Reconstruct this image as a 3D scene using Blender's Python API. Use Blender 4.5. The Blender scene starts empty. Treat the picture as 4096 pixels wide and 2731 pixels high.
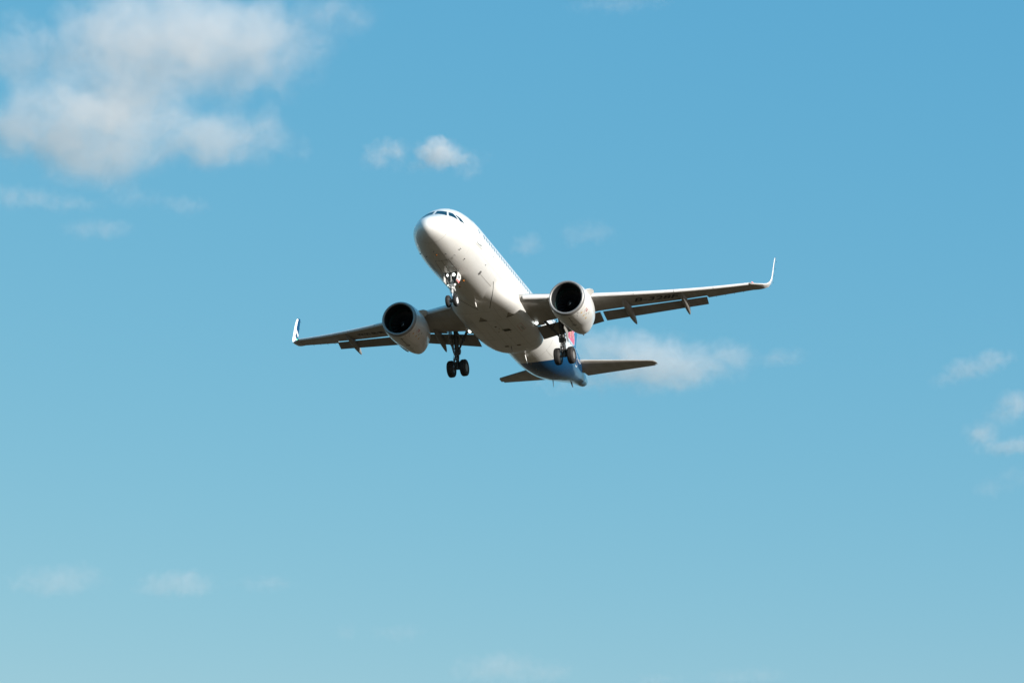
import bpy, bmesh, math, random
import numpy as np
from mathutils import Vector, Matrix
from mathutils.bvhtree import BVHTree

random.seed(7)
scene = bpy.context.scene
R = math.radians

# ---------------------------------------------------------------- camera, sky, sun, exposure
PITCH = R(3.0)                        # the airliner flies 3 degrees nose up
CAM_HEIGHT = 1.7                      # photographer standing on the ground
# where the photographer stands and looks, measured from the airliner's nose (x aft, y starboard, z up)
CAM_LOC = Vector((-106.64684662, -36.77843285, -49.23043821))
CAM_RIGHT = Vector((0.28955551, -0.95697514, -0.01887307))
CAM_FWD = Vector((0.90173585, 0.26612315, 0.34066248))
CAM_DOWN = Vector((0.32098296, 0.11565922, -0.93999621))
ROT = Matrix.Rotation(PITCH, 4, 'Y')
_c = ROT @ CAM_LOC
PLANE_LOC = Vector((0, 0, CAM_HEIGHT - _c.z))
PLANE = Matrix.Translation(PLANE_LOC) @ ROT

cam_data = bpy.data.cameras.new('camera')
cam = bpy.data.objects.new('camera', cam_data)
scene.collection.objects.link(cam)
m = Matrix.Identity(4)
for i in range(3):
    m[i][0], m[i][1], m[i][2], m[i][3] = CAM_RIGHT[i], -CAM_DOWN[i], -CAM_FWD[i], CAM_LOC[i]
cam.matrix_world = PLANE @ m
cam_data.sensor_width = 36.0
cam_data.lens = 8075.0 * 36.0 / 4096.0
cam_data.clip_start = 0.5
cam_data.clip_end = 60000.0
scene.camera = cam

SUN_AZ, SUN_EL = R(64.0), R(15.5)     # azimuth from the nose towards the port side
sun_dir = Vector((-math.cos(SUN_EL) * math.cos(SUN_AZ), -math.cos(SUN_EL) * math.sin(SUN_AZ), math.sin(SUN_EL)))
sun_data = bpy.data.lights.new('sun', 'SUN')
sun_data.energy = 4.5
sun_data.angle = R(0.55)
sun_data.color = (1.0, 0.955, 0.885)
sun = bpy.data.objects.new('sun', sun_data)
sun.rotation_euler = sun_dir.to_track_quat('Z', 'Y').to_euler()
sun.location = (0, 0, 300)
scene.collection.objects.link(sun)

world = bpy.data.worlds.new('World')
scene.world = world
world.use_nodes = True
nt = world.node_tree
nt.nodes.clear()
sky = nt.nodes.new('ShaderNodeTexSky')
sky.sky_type = 'NISHITA'
sky.sun_disc = False
sky.sun_elevation = SUN_EL
sky.sun_rotation = math.atan2(sun_dir.x, sun_dir.y)
sky.altitude = 0.0
sky.air_density = 1.0
sky.dust_density = 0.6
sky.ozone_density = 1.6
# the hazy teal of this sky: each channel of the physical sky gets its own gain and contrast
sep = nt.nodes.new('ShaderNodeSeparateColor'); com = nt.nodes.new('ShaderNodeCombineColor')
nt.links.new(sky.outputs[0], sep.inputs[0])
for k, (gain, power) in enumerate(((0.775, 0.83), (2.32, 0.345), (4.056, 0.1014))):
    pw = nt.nodes.new('ShaderNodeMath'); pw.operation = 'POWER'; pw.inputs[1].default_value = power
    ml = nt.nodes.new('ShaderNodeMath'); ml.operation = 'MULTIPLY'; ml.inputs[1].default_value = gain
    nt.links.new(sep.outputs[k], pw.inputs[0]); nt.links.new(pw.outputs[0], ml.inputs[0]); nt.links.new(ml.outputs[0], com.inputs[k])
bg = nt.nodes.new('ShaderNodeBackground'); bg.inputs['Strength'].default_value = 0.10
wo = nt.nodes.new('ShaderNodeOutputWorld')
nt.links.new(com.outputs[0], bg.inputs['Color'])
nt.links.new(bg.outputs[0], wo.inputs['Surface'])

scene.view_settings.view_transform = 'Standard'
scene.view_settings.look = 'None'
scene.view_settings.exposure = 0.5
scene.view_settings.gamma = 1.0
scene.render.engine = 'CYCLES'
scene.cycles.max_bounces = 8
scene.cycles.volume_bounces = 6
scene.cycles.volume_step_rate = 0.6
scene.cycles.volume_max_steps = 256

# ---------------------------------------------------------------- materials
def mat(name, color, rough=0.5, metal=0.0, coat=0.0, spec=0.5, emit=None, estr=0.0, noise=0.0, nscale=(1, 1, 1), ncol=None, bump=0.0):
    mt = bpy.data.materials.new(name)
    mt.use_nodes = True
    t = mt.node_tree
    b = t.nodes['Principled BSDF']
    b.inputs['Base Color'].default_value = (*color, 1)
    b.inputs['Roughness'].default_value = rough
    b.inputs['Metallic'].default_value = metal
    b.inputs['Coat Weight'].default_value = coat
    b.inputs['Coat Roughness'].default_value = 0.04
    b.inputs['Specular IOR Level'].default_value = spec
    if emit:
        b.inputs['Emission Color'].default_value = (*emit, 1)
        b.inputs['Emission Strength'].default_value = estr
    if noise:
        tc = t.nodes.new('ShaderNodeTexCoord')
        mp = t.nodes.new('ShaderNodeMapping'); mp.inputs['Scale'].default_value = nscale
        n = t.nodes.new('ShaderNodeTexNoise'); n.inputs['Scale'].default_value = 1.0; n.inputs['Detail'].default_value = 7
        n.inputs['Roughness'].default_value = 0.62
        rp = t.nodes.new('ShaderNodeMapRange'); rp.inputs[1].default_value = 0.42; rp.inputs[2].default_value = 0.72
        mu = t.nodes.new('ShaderNodeMath'); mu.operation = 'MULTIPLY'; mu.inputs[1].default_value = noise
        mx = t.nodes.new('ShaderNodeMix'); mx.data_type = 'RGBA'
        mx.inputs[6].default_value = (*color, 1)
        mx.inputs[7].default_value = (*(ncol or tuple(c * 0.45 for c in color)), 1)
        t.links.new(tc.outputs['Object'], mp.inputs[0]); t.links.new(mp.outputs[0], n.inputs['Vector'])
        t.links.new(n.outputs[0], rp.inputs[0]); t.links.new(rp.outputs[0], mu.inputs[0])
        t.links.new(mu.outputs[0], mx.inputs[0]); t.links.new(mx.outputs[2], b.inputs['Base Color'])
        mt['mix_out'] = mx.name
        if bump:
            bp = t.nodes.new('ShaderNodeBump'); bp.inputs['Strength'].default_value = bump; bp.inputs['Distance'].default_value = 0.02
            t.links.new(n.outputs[0], bp.inputs['Height']); t.links.new(bp.outputs[0], b.inputs['Normal'])
    return mt

DIRT = (0.50, 0.45, 0.36)
M = {}
M['belly'] = mat('grimy white paint', (0.74, 0.69, 0.58), 0.32, coat=0.4, noise=0.55, nscale=(0.3, 1.3, 1.3), ncol=(0.52, 0.45, 0.33))
M['white'] = mat('white paint', (0.80, 0.795, 0.775), 0.28, coat=0.5, noise=0.35, nscale=(0.35, 1.6, 1.6), ncol=(0.64, 0.61, 0.54))
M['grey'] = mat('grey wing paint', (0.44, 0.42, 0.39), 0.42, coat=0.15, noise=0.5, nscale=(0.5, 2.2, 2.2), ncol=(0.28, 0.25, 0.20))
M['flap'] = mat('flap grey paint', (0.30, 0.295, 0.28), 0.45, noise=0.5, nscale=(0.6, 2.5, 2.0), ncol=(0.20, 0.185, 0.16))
M['slat'] = mat('slat paint', (0.72, 0.71, 0.70), 0.30, coat=0.2, noise=0.25, nscale=(1, 1, 1))
M['lipmetal'] = mat('bare lip metal', (0.33, 0.325, 0.32), 0.5, metal=0.5, noise=0.3, nscale=(2, 2, 2))
M['metal'] = mat('brushed steel', (0.55, 0.55, 0.55), 0.35, metal=0.9)
M['gearwhite'] = mat('gear paint', (0.46, 0.465, 0.46), 0.4, noise=0.5, nscale=(6, 6, 6), ncol=(0.25, 0.24, 0.22))
M['geardark'] = mat('gear dark metal', (0.10, 0.105, 0.105), 0.45, metal=0.3, noise=0.6, nscale=(6, 6, 6), ncol=(0.03, 0.03, 0.03))
M['chrome'] = mat('chrome piston', (0.75, 0.76, 0.78), 0.12, metal=1.0)
M['tyre'] = mat('tyre rubber', (0.018, 0.017, 0.017), 0.75, noise=0.6, nscale=(5, 5, 5), ncol=(0.04, 0.036, 0.033))
M['rim'] = mat('wheel rim paint', (0.70, 0.70, 0.69), 0.4)
M['rimdark'] = mat('main wheel hub', (0.26, 0.24, 0.22), 0.5, metal=0.3)
M['glass'] = mat('dark window glass', (0.004, 0.030, 0.055), 0.08, coat=0.0, spec=0.45)
M['cabinglass'] = mat('cabin window', (0.035, 0.10, 0.16), 0.15)
M['line'] = mat('panel gap', (0.34, 0.325, 0.29), 0.7)
M['faintline'] = mat('faint skin joint', (0.60, 0.59, 0.56), 0.6)
M['doorline'] = mat('door gap', (0.12, 0.12, 0.115), 0.7)
M['seam'] = mat('rubber seal', (0.03, 0.03, 0.028), 0.7)
M['black'] = mat('black paint', (0.012, 0.012, 0.014), 0.5)
M['dark'] = mat('bay primer', (0.03, 0.034, 0.028), 0.7, noise=0.5, nscale=(5, 5, 5))
M['duct'] = mat('inlet liner', (0.012, 0.015, 0.016), 0.55)
M['ring'] = mat('abradable ring', (0.03, 0.075, 0.075), 0.45)
M['fan'] = mat('fan blade titanium', (0.035, 0.037, 0.042), 0.42, metal=0.4)
M['red'] = mat('red paint', (0.75, 0.05, 0.03), 0.4)
M['redtext'] = mat('red stencil', (0.45, 0.03, 0.03), 0.5)
M['yellow'] = mat('yellow stencil', (0.62, 0.36, 0.03), 0.5)
M['amber'] = mat('amber beacon glass', (0.60, 0.18, 0.02), 0.2)
M['scuff'] = mat('door scuff plate', (0.55, 0.52, 0.46), 0.4)
M['pink'] = mat('flower pink', (0.72, 0.10, 0.15), 0.3, coat=0.4)
M['orange'] = mat('flower orange', (0.78, 0.28, 0.14), 0.3, coat=0.4)
M['flowerwhite'] = mat('flower outline', (0.8, 0.8, 0.8), 0.3, coat=0.4)
M['blue'] = mat('blue tail paint', (0.006, 0.10, 0.25), 0.14, coat=0.5)
M['apu'] = mat('tail cone paint', (0.06, 0.16, 0.24), 0.22, coat=0.4)
M['lamp'] = mat('landing light lens', (0.9, 0.95, 0.9), 0.1, emit=(0.93, 1.0, 0.95), estr=2.2)
M['lampsoft'] = mat('dim light lens', (0.75, 0.8, 0.75), 0.15, emit=(0.85, 1.0, 0.88), estr=0.9)
M['greenlamp'] = mat('green navigation light', (0.1, 0.6, 0.4), 0.1, emit=(0.05, 0.9, 0.5), estr=2.0)
M['redlamp'] = mat('red navigation light', (0.8, 0.3, 0.25), 0.1, emit=(1.0, 0.25, 0.2), estr=0.6)

def fuselage_paint():
    """white body; the tail behind a slanted line is painted glossy blue"""
    mt = M['white'].copy(); mt.name = 'fuselage livery'
    t = mt.node_tree; b = t.nodes['Principled BSDF']; mx = t.nodes[mt['mix_out']]
    geo = t.nodes.new('ShaderNodeTexCoord'); sp = t.nodes.new('ShaderNodeSeparateXYZ')
    t.links.new(geo.outputs['Object'], sp.inputs[0])
    def math_(op, a, c):
        n = t.nodes.new('ShaderNodeMath'); n.operation = op
        for k, v in enumerate((a, c)):
            if hasattr(v, 'links'): t.links.new(v, n.inputs[k])
            else: n.inputs[k].default_value = v
        return n.outputs[0]
    z17 = math_('MULTIPLY', sp.outputs['Z'], 1.7)
    low = math_('MAXIMUM', math_('SUBTRACT', -1.7, sp.outputs['Z']), 0.0)
    f = math_('SUBTRACT', math_('ADD', z17, 26.65), math_('MULTIPLY', low, 0.9))
    mask = math_('GREATER_THAN', sp.outputs['X'], f)
    m2 = t.nodes.new('ShaderNodeMix'); m2.data_type = 'RGBA'
    m2.inputs[7].default_value = (0.003, 0.068, 0.18, 1)
    t.links.new(mask, m2.inputs[0]); t.links.new(mx.outputs[2], m2.inputs[6])
    t.links.new(m2.outputs[2], b.inputs['Base Color'])
    rr = t.nodes.new('ShaderNodeMapRange'); rr.inputs[3].default_value = 0.28; rr.inputs[4].default_value = 0.10
    t.links.new(mask, rr.inputs[0]); t.links.new(rr.outputs[0], b.inputs['Roughness'])
    sw = t.nodes.new('ShaderNodeMapRange'); sw.inputs[3].default_value = 0.5; sw.inputs[4].default_value = 0.22
    t.links.new(mask, sw.inputs[0]); t.links.new(sw.outputs[0], b.inputs['Specular IOR Level'])
    cw = t.nodes.new('ShaderNodeMapRange'); cw.inputs[3].default_value = 0.5; cw.inputs[4].default_value = 0.0
    t.links.new(mask, cw.inputs[0]); t.links.new(cw.outputs[0], b.inputs['Coat Weight'])
    return mt
M['livery'] = fuselage_paint()

def sharklet_paint():
    """white leading half, blue and pale stripes over the trailing half (u = chord, v = height)"""
    mt = mat('sharklet livery', (0.8, 0.8, 0.79), 0.3, coat=0.05, spec=0.35)
    t = mt.node_tree; b = t.nodes['Principled BSDF']
    uv = t.nodes.new('ShaderNodeUVMap'); uv.uv_map = 'UVMap'
    sp = t.nodes.new('ShaderNodeSeparateXYZ'); t.links.new(uv.outputs[0], sp.inputs[0])
    a = t.nodes.new('ShaderNodeMath'); a.operation = 'MULTIPLY_ADD'; a.inputs[1].default_value = 0.16
    t.links.new(sp.outputs['X'], a.inputs[0]); t.links.new(sp.outputs['Y'], a.inputs[2])
    rp = t.nodes.new('ShaderNodeValToRGB'); rp.color_ramp.interpolation = 'CONSTANT'
    e = rp.color_ramp.elements
    wht, blu, cya, gry = (0.8, 0.8, 0.79, 1), (0.003, 0.040, 0.115, 1), (0.012, 0.20, 0.45, 1), (0.055, 0.12, 0.16, 1)
    stops = [(0.0, wht), (0.44, cya), (0.50, wht), (0.57, gry), (0.62, blu), (0.68, wht), (0.755, blu)]
    e[0].position, e[0].color = stops[0]; e[1].position, e[1].color = stops[1]
    for p, c in stops[2:]:
        k = e.new(p); k.color = c
    t.links.new(a.outputs[0], rp.inputs[0])
    lead = t.nodes.new('ShaderNodeMath'); lead.operation = 'GREATER_THAN'; lead.inputs[1].default_value = 0.37
    t.links.new(sp.outputs['X'], lead.inputs[0])
    top = t.nodes.new('ShaderNodeMath'); top.operation = 'GREATER_THAN'; top.inputs[1].default_value = 0.965
    t.links.new(sp.outputs['Y'], top.inputs[0])
    mx_ = t.nodes.new('ShaderNodeMath'); mx_.operation = 'MAXIMUM'
    t.links.new(lead.outputs[0], mx_.inputs[0]); t.links.new(top.outputs[0], mx_.inputs[1])
    m2 = t.nodes.new('ShaderNodeMix'); m2.data_type = 'RGBA'; m2.inputs[6].default_value = wht
    t.links.new(mx_.outputs[0], m2.inputs[0]); t.links.new(rp.outputs[0], m2.inputs[7])
    # the curved root keeps the grey of the wing except along its leading edge
    root = t.nodes.new('ShaderNodeMath'); root.operation = 'LESS_THAN'; root.inputs[1].default_value = 0.20; t.links.new(sp.outputs['Y'], root.inputs[0])
    aft = t.nodes.new('ShaderNodeMath'); aft.operation = 'GREATER_THAN'; aft.inputs[1].default_value = 0.07; t.links.new(sp.outputs['X'], aft.inputs[0])
    both = t.nodes.new('ShaderNodeMath'); both.operation = 'MULTIPLY'; t.links.new(root.outputs[0], both.inputs[0]); t.links.new(aft.outputs[0], both.inputs[1])
    m3 = t.nodes.new('ShaderNodeMix'); m3.data_type = 'RGBA'; m3.inputs[7].default_value = (0.42, 0.40, 0.37, 1)
    t.links.new(both.outputs[0], m3.inputs[0]); t.links.new(m2.outputs[2], m3.inputs[6])
    t.links.new(m3.outputs[2], b.inputs['Base Color'])
    return mt
M['sharklet'] = sharklet_paint()

# ---------------------------------------------------------------- mesh helpers
def obj(name, verts, faces, mats, parent=None, idx=None, uvs=None, smooth=40):
    me = bpy.data.meshes.new(name)
    me.from_pydata([tuple(map(float, v)) for v in verts], [], [tuple(f) for f in faces])
    if not isinstance(mats, (list, tuple)): mats = [mats]
    for k in mats: me.materials.append(M[k] if isinstance(k, str) else k)
    if idx is not None: me.polygons.foreach_set('material_index', idx)
    if uvs is not None:
        lay = me.uv_layers.new(name='UVMap')
        for lp in me.loops: lay.data[lp.index].uv = uvs[lp.vertex_index]
    bm = bmesh.new(); bm.from_mesh(me)
    bmesh.ops.recalc_face_normals(bm, faces=bm.faces)
    bm.to_mesh(me); bm.free()
    if smooth:
        me.polygons.foreach_set('use_smooth', [True] * len(me.polygons))
        me.set_sharp_from_angle(angle=R(smooth))
    o = bpy.data.objects.new(name, me)
    scene.collection.objects.link(o)
    if parent: o.parent = parent
    return o

class MB:
    """collects shapes into one mesh"""
    def __init__(s): s.v, s.f, s.i = [], [], []
    def add(s, v, f, mi=0):
        n = len(s.v); s.v += [tuple(map(float, p)) for p in v]
        s.f += [tuple(k + n for k in q) for q in f]; s.i += [mi] * len(f); return s
    def rings(s, rs, mi=0, caps=True, closed=True):
        v, f = loft(rs, caps, closed); return s.add(v, f, mi)
    def tube(s, a, b, r0, r1=None, mi=0, n=12):
        a, b = np.array(a, float), np.array(b, float); r1 = r0 if r1 is None else r1
        d = b - a; d /= np.linalg.norm(d)
        u = np.cross(d, [0, 0, 1.0] if abs(d[2]) < .9 else [1.0, 0, 0]); u /= np.linalg.norm(u); w = np.cross(d, u)
        t = np.linspace(0, 2 * np.pi, n, endpoint=False)
        ring = lambda c, r: [c + r * (np.cos(k) * u + np.sin(k) * w) for k in t]
        return s.rings([ring(a, r0), ring(b, r1)], mi)
    def box(s, c, size, mi=0, rot=None):
        hx, hy, hz = [k / 2 for k in size]
        p = [Vector((x, y, z)) for x in (-hx, hx) for y in (-hy, hy) for z in (-hz, hz)]
        if rot is not None: p = [rot @ q for q in p]
        p = [q + Vector(c) for q in p]
        return s.add(p, [(0, 1, 3, 2), (4, 6, 7, 5), (0, 4, 5, 1), (2, 3, 7, 6), (0, 2, 6, 4), (1, 5, 7, 3)], mi)
    def slab(s, poly, t, mi=0):
        """flat polygon (3-D points) given thickness along vector t"""
        p = [np.array(q, float) for q in poly]; t = np.array(t, float); n = len(p)
        v = [q - t / 2 for q in p] + [q + t / 2 for q in p]
        f = [tuple(range(n))[::-1], tuple(range(n, 2 * n))] + [(k, (k + 1) % n, n + (k + 1) % n, n + k) for k in range(n)]
        return s.add(v, f, mi)
    def revolve(s, prof, c, axis='y', n=32, mi=0):
        """profile (along, radius) turned round an axis through c"""
        c = np.array(c, float); t = np.linspace(0, 2 * np.pi, n, endpoint=False); rs = []
        for a, r in prof:
            if axis == 'y': rs.append([c + np.array([r * np.cos(k), a, r * np.sin(k)]) for k in t])
            else: rs.append([c + np.array([a, r * np.cos(k), r * np.sin(k)]) for k in t])
        return s.rings(rs, mi)
    def build(s, name, mats, parent=None, smooth=40): return obj(name, s.v, s.f, mats, parent, s.i, smooth=smooth)

def loft(rs, caps=True, closed=True):
    n = len(rs[0]); v = [p for r in rs for p in r]; f = []
    for i in range(len(rs) - 1):
        for k in range(n if closed else n - 1):
            k2 = (k + 1) % n
            f.append((i * n + k, i * n + k2, (i + 1) * n + k2, (i + 1) * n + k))
    if caps and closed:
        f.append(tuple(range(n))[::-1]); f.append(tuple((len(rs) - 1) * n + k for k in range(n)))
    return v, f

def interp(x, xs, ys): return float(np.interp(x, xs, ys))
def pchip(xs, ys, x):
    xs = np.array(xs, float); ys = np.array(ys, float); h = np.diff(xs); d = np.diff(ys) / h
    mm = np.zeros(len(xs)); mm[0] = d[0]; mm[-1] = d[-1]
    for i in range(1, len(xs) - 1):
        if d[i - 1] * d[i] > 0:
            w1 = 2 * h[i] + h[i - 1]; w2 = h[i] + 2 * h[i - 1]; mm[i] = (w1 + w2) / (w1 / d[i - 1] + w2 / d[i])
    x = np.asarray(x, float)
    i = np.clip(np.searchsorted(xs, x) - 1, 0, len(h) - 1); t = (x - xs[i]) / h[i]
    return (2*t**3-3*t**2+1)*ys[i]+(t**3-2*t**2+t)*h[i]*mm[i]+(-2*t**3+3*t**2)*ys[i+1]+(t**3-t**2)*h[i]*mm[i+1]

# ---------------------------------------------------------------- the ground under the approach path
def ground():
    n = 96; rad = [0, 30, 60, 120, 240, 500, 1000, 2000, 4000, 8000, 16000, 30000]
    v = [(0, 0, 0)]; f = []
    for r in rad[1:]:
        for k in range(n): v.append((r * math.cos(2 * math.pi * k / n), r * math.sin(2 * math.pi * k / n), 0))
    for k in range(n): f.append((0, 1 + k, 1 + (k + 1) % n))
    for j in range(len(rad) - 2):
        a, b = 1 + j * n, 1 + (j + 1) * n
        for k in range(n): f.append((a + k, b + k, b + (k + 1) % n, a + (k + 1) % n))
    mt = bpy.data.materials.new('dry fields'); mt.use_nodes = True
    t = mt.node_tree; b = t.nodes['Principled BSDF']; b.inputs['Roughness'].default_value = 0.9
    tc = t.nodes.new('ShaderNodeTexCoord')
    vo = t.nodes.new('ShaderNodeTexVoronoi'); vo.inputs['Scale'].default_value = 0.016; vo.inputs['Randomness'].default_value = 0.9
    no = t.nodes.new('ShaderNodeTexNoise'); no.inputs['Scale'].default_value = 0.05; no.inputs['Detail'].default_value = 8
    r1 = t.nodes.new('ShaderNodeValToRGB')
    e = r1.color_ramp.elements
    e[0].position = 0.0; e[0].color = (0.025, 0.0148, 0.0018, 1); e[1].position = 1.0; e[1].color = (0.128, 0.053, 0.006, 1)
    k = e.new(0.35); k.color = (0.056, 0.028, 0.0035, 1); k = e.new(0.6); k.color = (0.078, 0.037, 0.0045, 1)
    mx = t.nodes.new('ShaderNodeMix'); mx.data_type = 'RGBA'; mx.inputs[0].default_value = 0.5
    r2 = t.nodes.new('ShaderNodeValToRGB')
    e = r2.color_ramp.elements; e[0].position = 0.35; e[0].color = (0.022, 0.0148, 0.0018, 1); e[1].position = 0.6; e[1].color = (0.092, 0.043, 0.0055, 1)
    t.links.new(tc.outputs['Object'], vo.inputs['Vector']); t.links.new(tc.outputs['Object'], no.inputs['Vector'])
    t.links.new(vo.outputs['Color'], r1.inputs[0]); t.links.new(no.outputs[0], r2.inputs[0])
    t.links.new(r1.outputs[0], mx.inputs[6]); t.links.new(r2.outputs[0], mx.inputs[7]); t.links.new(mx.outputs[2], b.inputs['Base Color'])
    o = obj('ground', v, f, [mt], smooth=0); o['kind'] = 'structure'
ground()
def hills():
    # low wooded hills all round the airfield, under the lower edge of the picture but mirrored in the glossy paint
    n = 240; rnd = random.Random(5); ph = [(rnd.uniform(0, 6.28), rnd.choice((3, 5, 7, 11, 17, 29))) for _ in range(9)]
    v = []; f = []; prof_ = [(1500, 0), (1750, .30), (2050, .75), (2350, 1.0), (2800, .8), (3400, .35), (4000, -.02)]
    for r, h in prof_:
        for k in range(n):
            a = 2 * math.pi * k / n; s = sum(math.sin(q * a + p) / q ** .5 for p, q in ph) / 3.2
            v.append((r * math.cos(a), r * math.sin(a), -.3 + h * (165 + 45 * s) + (0 if h < .1 else 5 * math.sin(61 * a + r))))
    for j in range(len(prof_) - 1):
        for k in range(n): f.append((j * n + k, j * n + (k + 1) % n, (j + 1) * n + (k + 1) % n, (j + 1) * n + k))
    o = obj('hills', v, f, [mat('wooded slope', (0.035, 0.045, 0.018), 0.95, noise=0.8, nscale=(.02, .02, .02), ncol=(0.10, 0.055, 0.025))], smooth=60); o['kind'] = 'structure'
hills()

# ================================================================ the airliner (x aft of the nose, y starboard, z up)
jet = bpy.data.objects.new('passenger_airplane', None)
scene.collection.objects.link(jet)
jet.matrix_world = PLANE
jet.empty_display_size = 2
jet['label'] = 'white twin-engine passenger jet with blue tail and lowered landing gear, flying overhead'
jet['category'] = 'airplane'

# ---- fuselage surface
DZ = -0.12
FX = [0,.1,.3,.6,1.0,1.5,2.0,2.5,3.0,3.5,4.0,5.0,6.0,7.0,22,24,26,28,30,32,34,36,37.2,37.57]
FT = [-.62,-.30,-.06,.16,.39,.68,1.08,1.42,1.66,1.82,1.92,2.03,2.07,2.07,2.07,2.07,2.07,2.07,2.05,1.98,1.86,1.68,1.52,1.40]
FB = [-.62,-.92,-1.10,-1.27,-1.42,-1.56,-1.68,-1.78,-1.86,-1.92,-1.97,-2.04,-2.07,-2.07,-2.07,-2.05,-1.90,-1.55,-1.05,-.49,.07,.57,.82,.98]
FW = [.0,.33,.60,.86,1.10,1.33,1.50,1.63,1.74,1.82,1.88,1.955,1.975,1.975,1.975,1.975,1.95,1.84,1.60,1.27,.91,.55,.36,.24]
QX = list(np.sqrt(FX))
def prof(x):
    x = np.asarray(x, float); s = np.sqrt(np.clip(x, 0, None))
    T, B, W = pchip(QX, FT, s), pchip(QX, FB, s), pchip(QX, FW, s)
    zc = np.where(x < 20, pchip([0,1,2,4,6,40], [-.62,-.5,-.33,-.1,0,0], x), (T + B) / 2)
    return T + DZ, B + DZ, W, zc + DZ
def fus(x, th, off=0.0):
    """point of the skin; th = 0 top, +90 deg starboard, 180 belly, -90 port"""
    T, B, W, zc = prof(x); c, s = math.cos(th), math.sin(th)
    h = (T - zc) if c > 0 else (zc - B)
    p = np.array([x, W * s, zc + h * c])
    if off:
        n = fus_n(x, th); p = p + n * off
    return p
def fus_n(x, th):
    e = 1e-3
    a = fus(x + e, th) - fus(max(x - e, 1e-4), th); b = fus(x, th + e) - fus(x, th - e)
    n = np.cross(b, a); n /= np.linalg.norm(n) + 1e-12
    T, B, W, zc = prof(x); r = fus(x, th) - np.array([x, 0, zc])
    return n if np.dot(n, r) > 0 else -n
def th_of_z(x, z, side):
    T, B, W, zc = prof(x)
    d = float(z - zc); h = float(T - zc) if d > 0 else float(zc - B)
    return side * math.acos(max(-1, min(1, d / h)))

BAY_X0, BAY_X1, BAY_T = 4.62, 5.45, R(12.5)
CONE_X = 35.75
xs = sorted(set([1e-4, .004, .015, .035, .06, .1, .15, .21, .28, .36, .45, .55, .66, .78, .91] + [round(k, 3) for k in np.arange(1.05, 7, .15)] + [BAY_X0, BAY_X1] + [round(k, 3) for k in np.arange(7, 22, .5)] + [round(k, 3) for k in np.arange(22, CONE_X, .35)] + [CONE_X]))
ths = sorted(set([R(k) for k in range(0, 360, 4)] + [math.pi - BAY_T, math.pi + BAY_T]))
ths = [t for i, t in enumerate(ths) if i == 0 or t - ths[i - 1] > R(0.3)]
NT = len(ths)
fv = [fus(x, t) for x in xs for t in ths]; ff = []
for i in range(len(xs) - 1):
    for k in range(NT):
        k2 = (k + 1) % NT; t = (ths[k] + (ths[k2] if k2 else 2 * math.pi)) / 2
        if BAY_X0 - 1e-6 < (xs[i] + xs[i + 1]) / 2 < BAY_X1 + 1e-6 and abs(t - math.pi) < BAY_T: continue   # the open nose gear bay
        ff.append((i * NT + k, i * NT + k2, (i + 1) * NT + k2, (i + 1) * NT + k))
ff.append(tuple(range(NT)))
fuselage = obj('fuselage', fv, ff, 'livery', jet, smooth=60)
# bay walls
def bay():
    tt = np.linspace(math.pi - BAY_T, math.pi + BAY_T, 9); b = MB()
    lo = [[fus(x, t, -.004) for t in tt] for x in (BAY_X0, BAY_X1)]
    up = [[np.array([p[0], p[1], -1.35]) for p in r] for r in lo]
    n = len(tt)
    for r in (0, 1):
        b.add(lo[r] + up[r], [(k, k + 1, n + k + 1, n + k) for k in range(n - 1)])
    for k in (0, n - 1):
        b.add([lo[0][k], lo[1][k], up[1][k], up[0][k]], [(0, 1, 2, 3)])
    b.add(up[0] + up[1], [(k, k + 1, n + k + 1, n + k) for k in range(n - 1)])
    b.build('gear_bay', 'dark', fuselage, smooth=0)
bay()
def bvh_of(*objs):
    v, f = [], []
    for o in objs:
        n = len(v); v += [q.co.copy() for q in o.data.vertices]; f += [tuple(k + n for k in p.vertices) for p in o.data.polygons]
    return BVHTree.FromPolygons(v, f)
SKIN = bvh_of(fuselage)
# tail cone (auxiliary power unit)
cx = list(np.linspace(CONE_X, 37.57, 10))
rs = [[fus(x, t, 0.012) for t in ths] for x in cx]
cone = MB().rings(rs, caps=True).build('tail_cone', 'apu', jet)
MB().rings([[np.array([37.572, .17 * math.cos(t), 1.07 + .17 * math.sin(t)]) for t in ths[::3]], [np.array([37.60, .16 * math.cos(t), 1.07 + .16 * math.sin(t)]) for t in ths[::3]]]).build('exhaust_outlet', 'black', cone)

# ---- patches that lie on the skin
def patch_quad(name, c4, mats, off=.006, n=8, parent=None):
    """skin patch between four (x, th) corners"""
    a, b, c, d = [np.array(q, float) for q in c4]; v = []
    for i in range(n + 1):
        for k in range(n + 1):
            u, w = i / n, k / n
            q = (a * (1 - u) + b * u) * (1 - w) + (d * (1 - u) + c * u) * w
            v.append(fus(q[0], q[1], off))
    f = [(i*(n+1)+k, i*(n+1)+k+1, (i+1)*(n+1)+k+1, (i+1)*(n+1)+k) for i in range(n) for k in range(n)]
    return obj(name, v, f, mats, parent or fuselage)
def flat_pane(name, c4, mats, off=.008, n=8, parent=None):
    """a window pane cut by planes: a flat quad pushed onto the skin along its own normal"""
    c = [fus(x, t) for x, t in c4]; nn = np.cross(c[2] - c[0], c[3] - c[1]); nn /= np.linalg.norm(nn)
    if np.dot(nn, fus_n(c4[0][0], c4[0][1])) < 0: nn = -nn
    v = []
    for i in range(n + 1):
        for k in range(n + 1):
            u, w = i / n, k / n; q = (c[0]*(1-u)+c[1]*u)*(1-w)+(c[3]*(1-u)+c[2]*u)*w
            h, m_, _, _ = SKIN.ray_cast(Vector(q + nn * .6), Vector(-nn)); v.append(np.array(h) + nn * off if h else q + nn * off)
    return obj(name, v, [(i*(n+1)+k, i*(n+1)+k+1, (i+1)*(n+1)+k+1, (i+1)*(n+1)+k) for i in range(n) for k in range(n)], mats, parent or fuselage)
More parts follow.
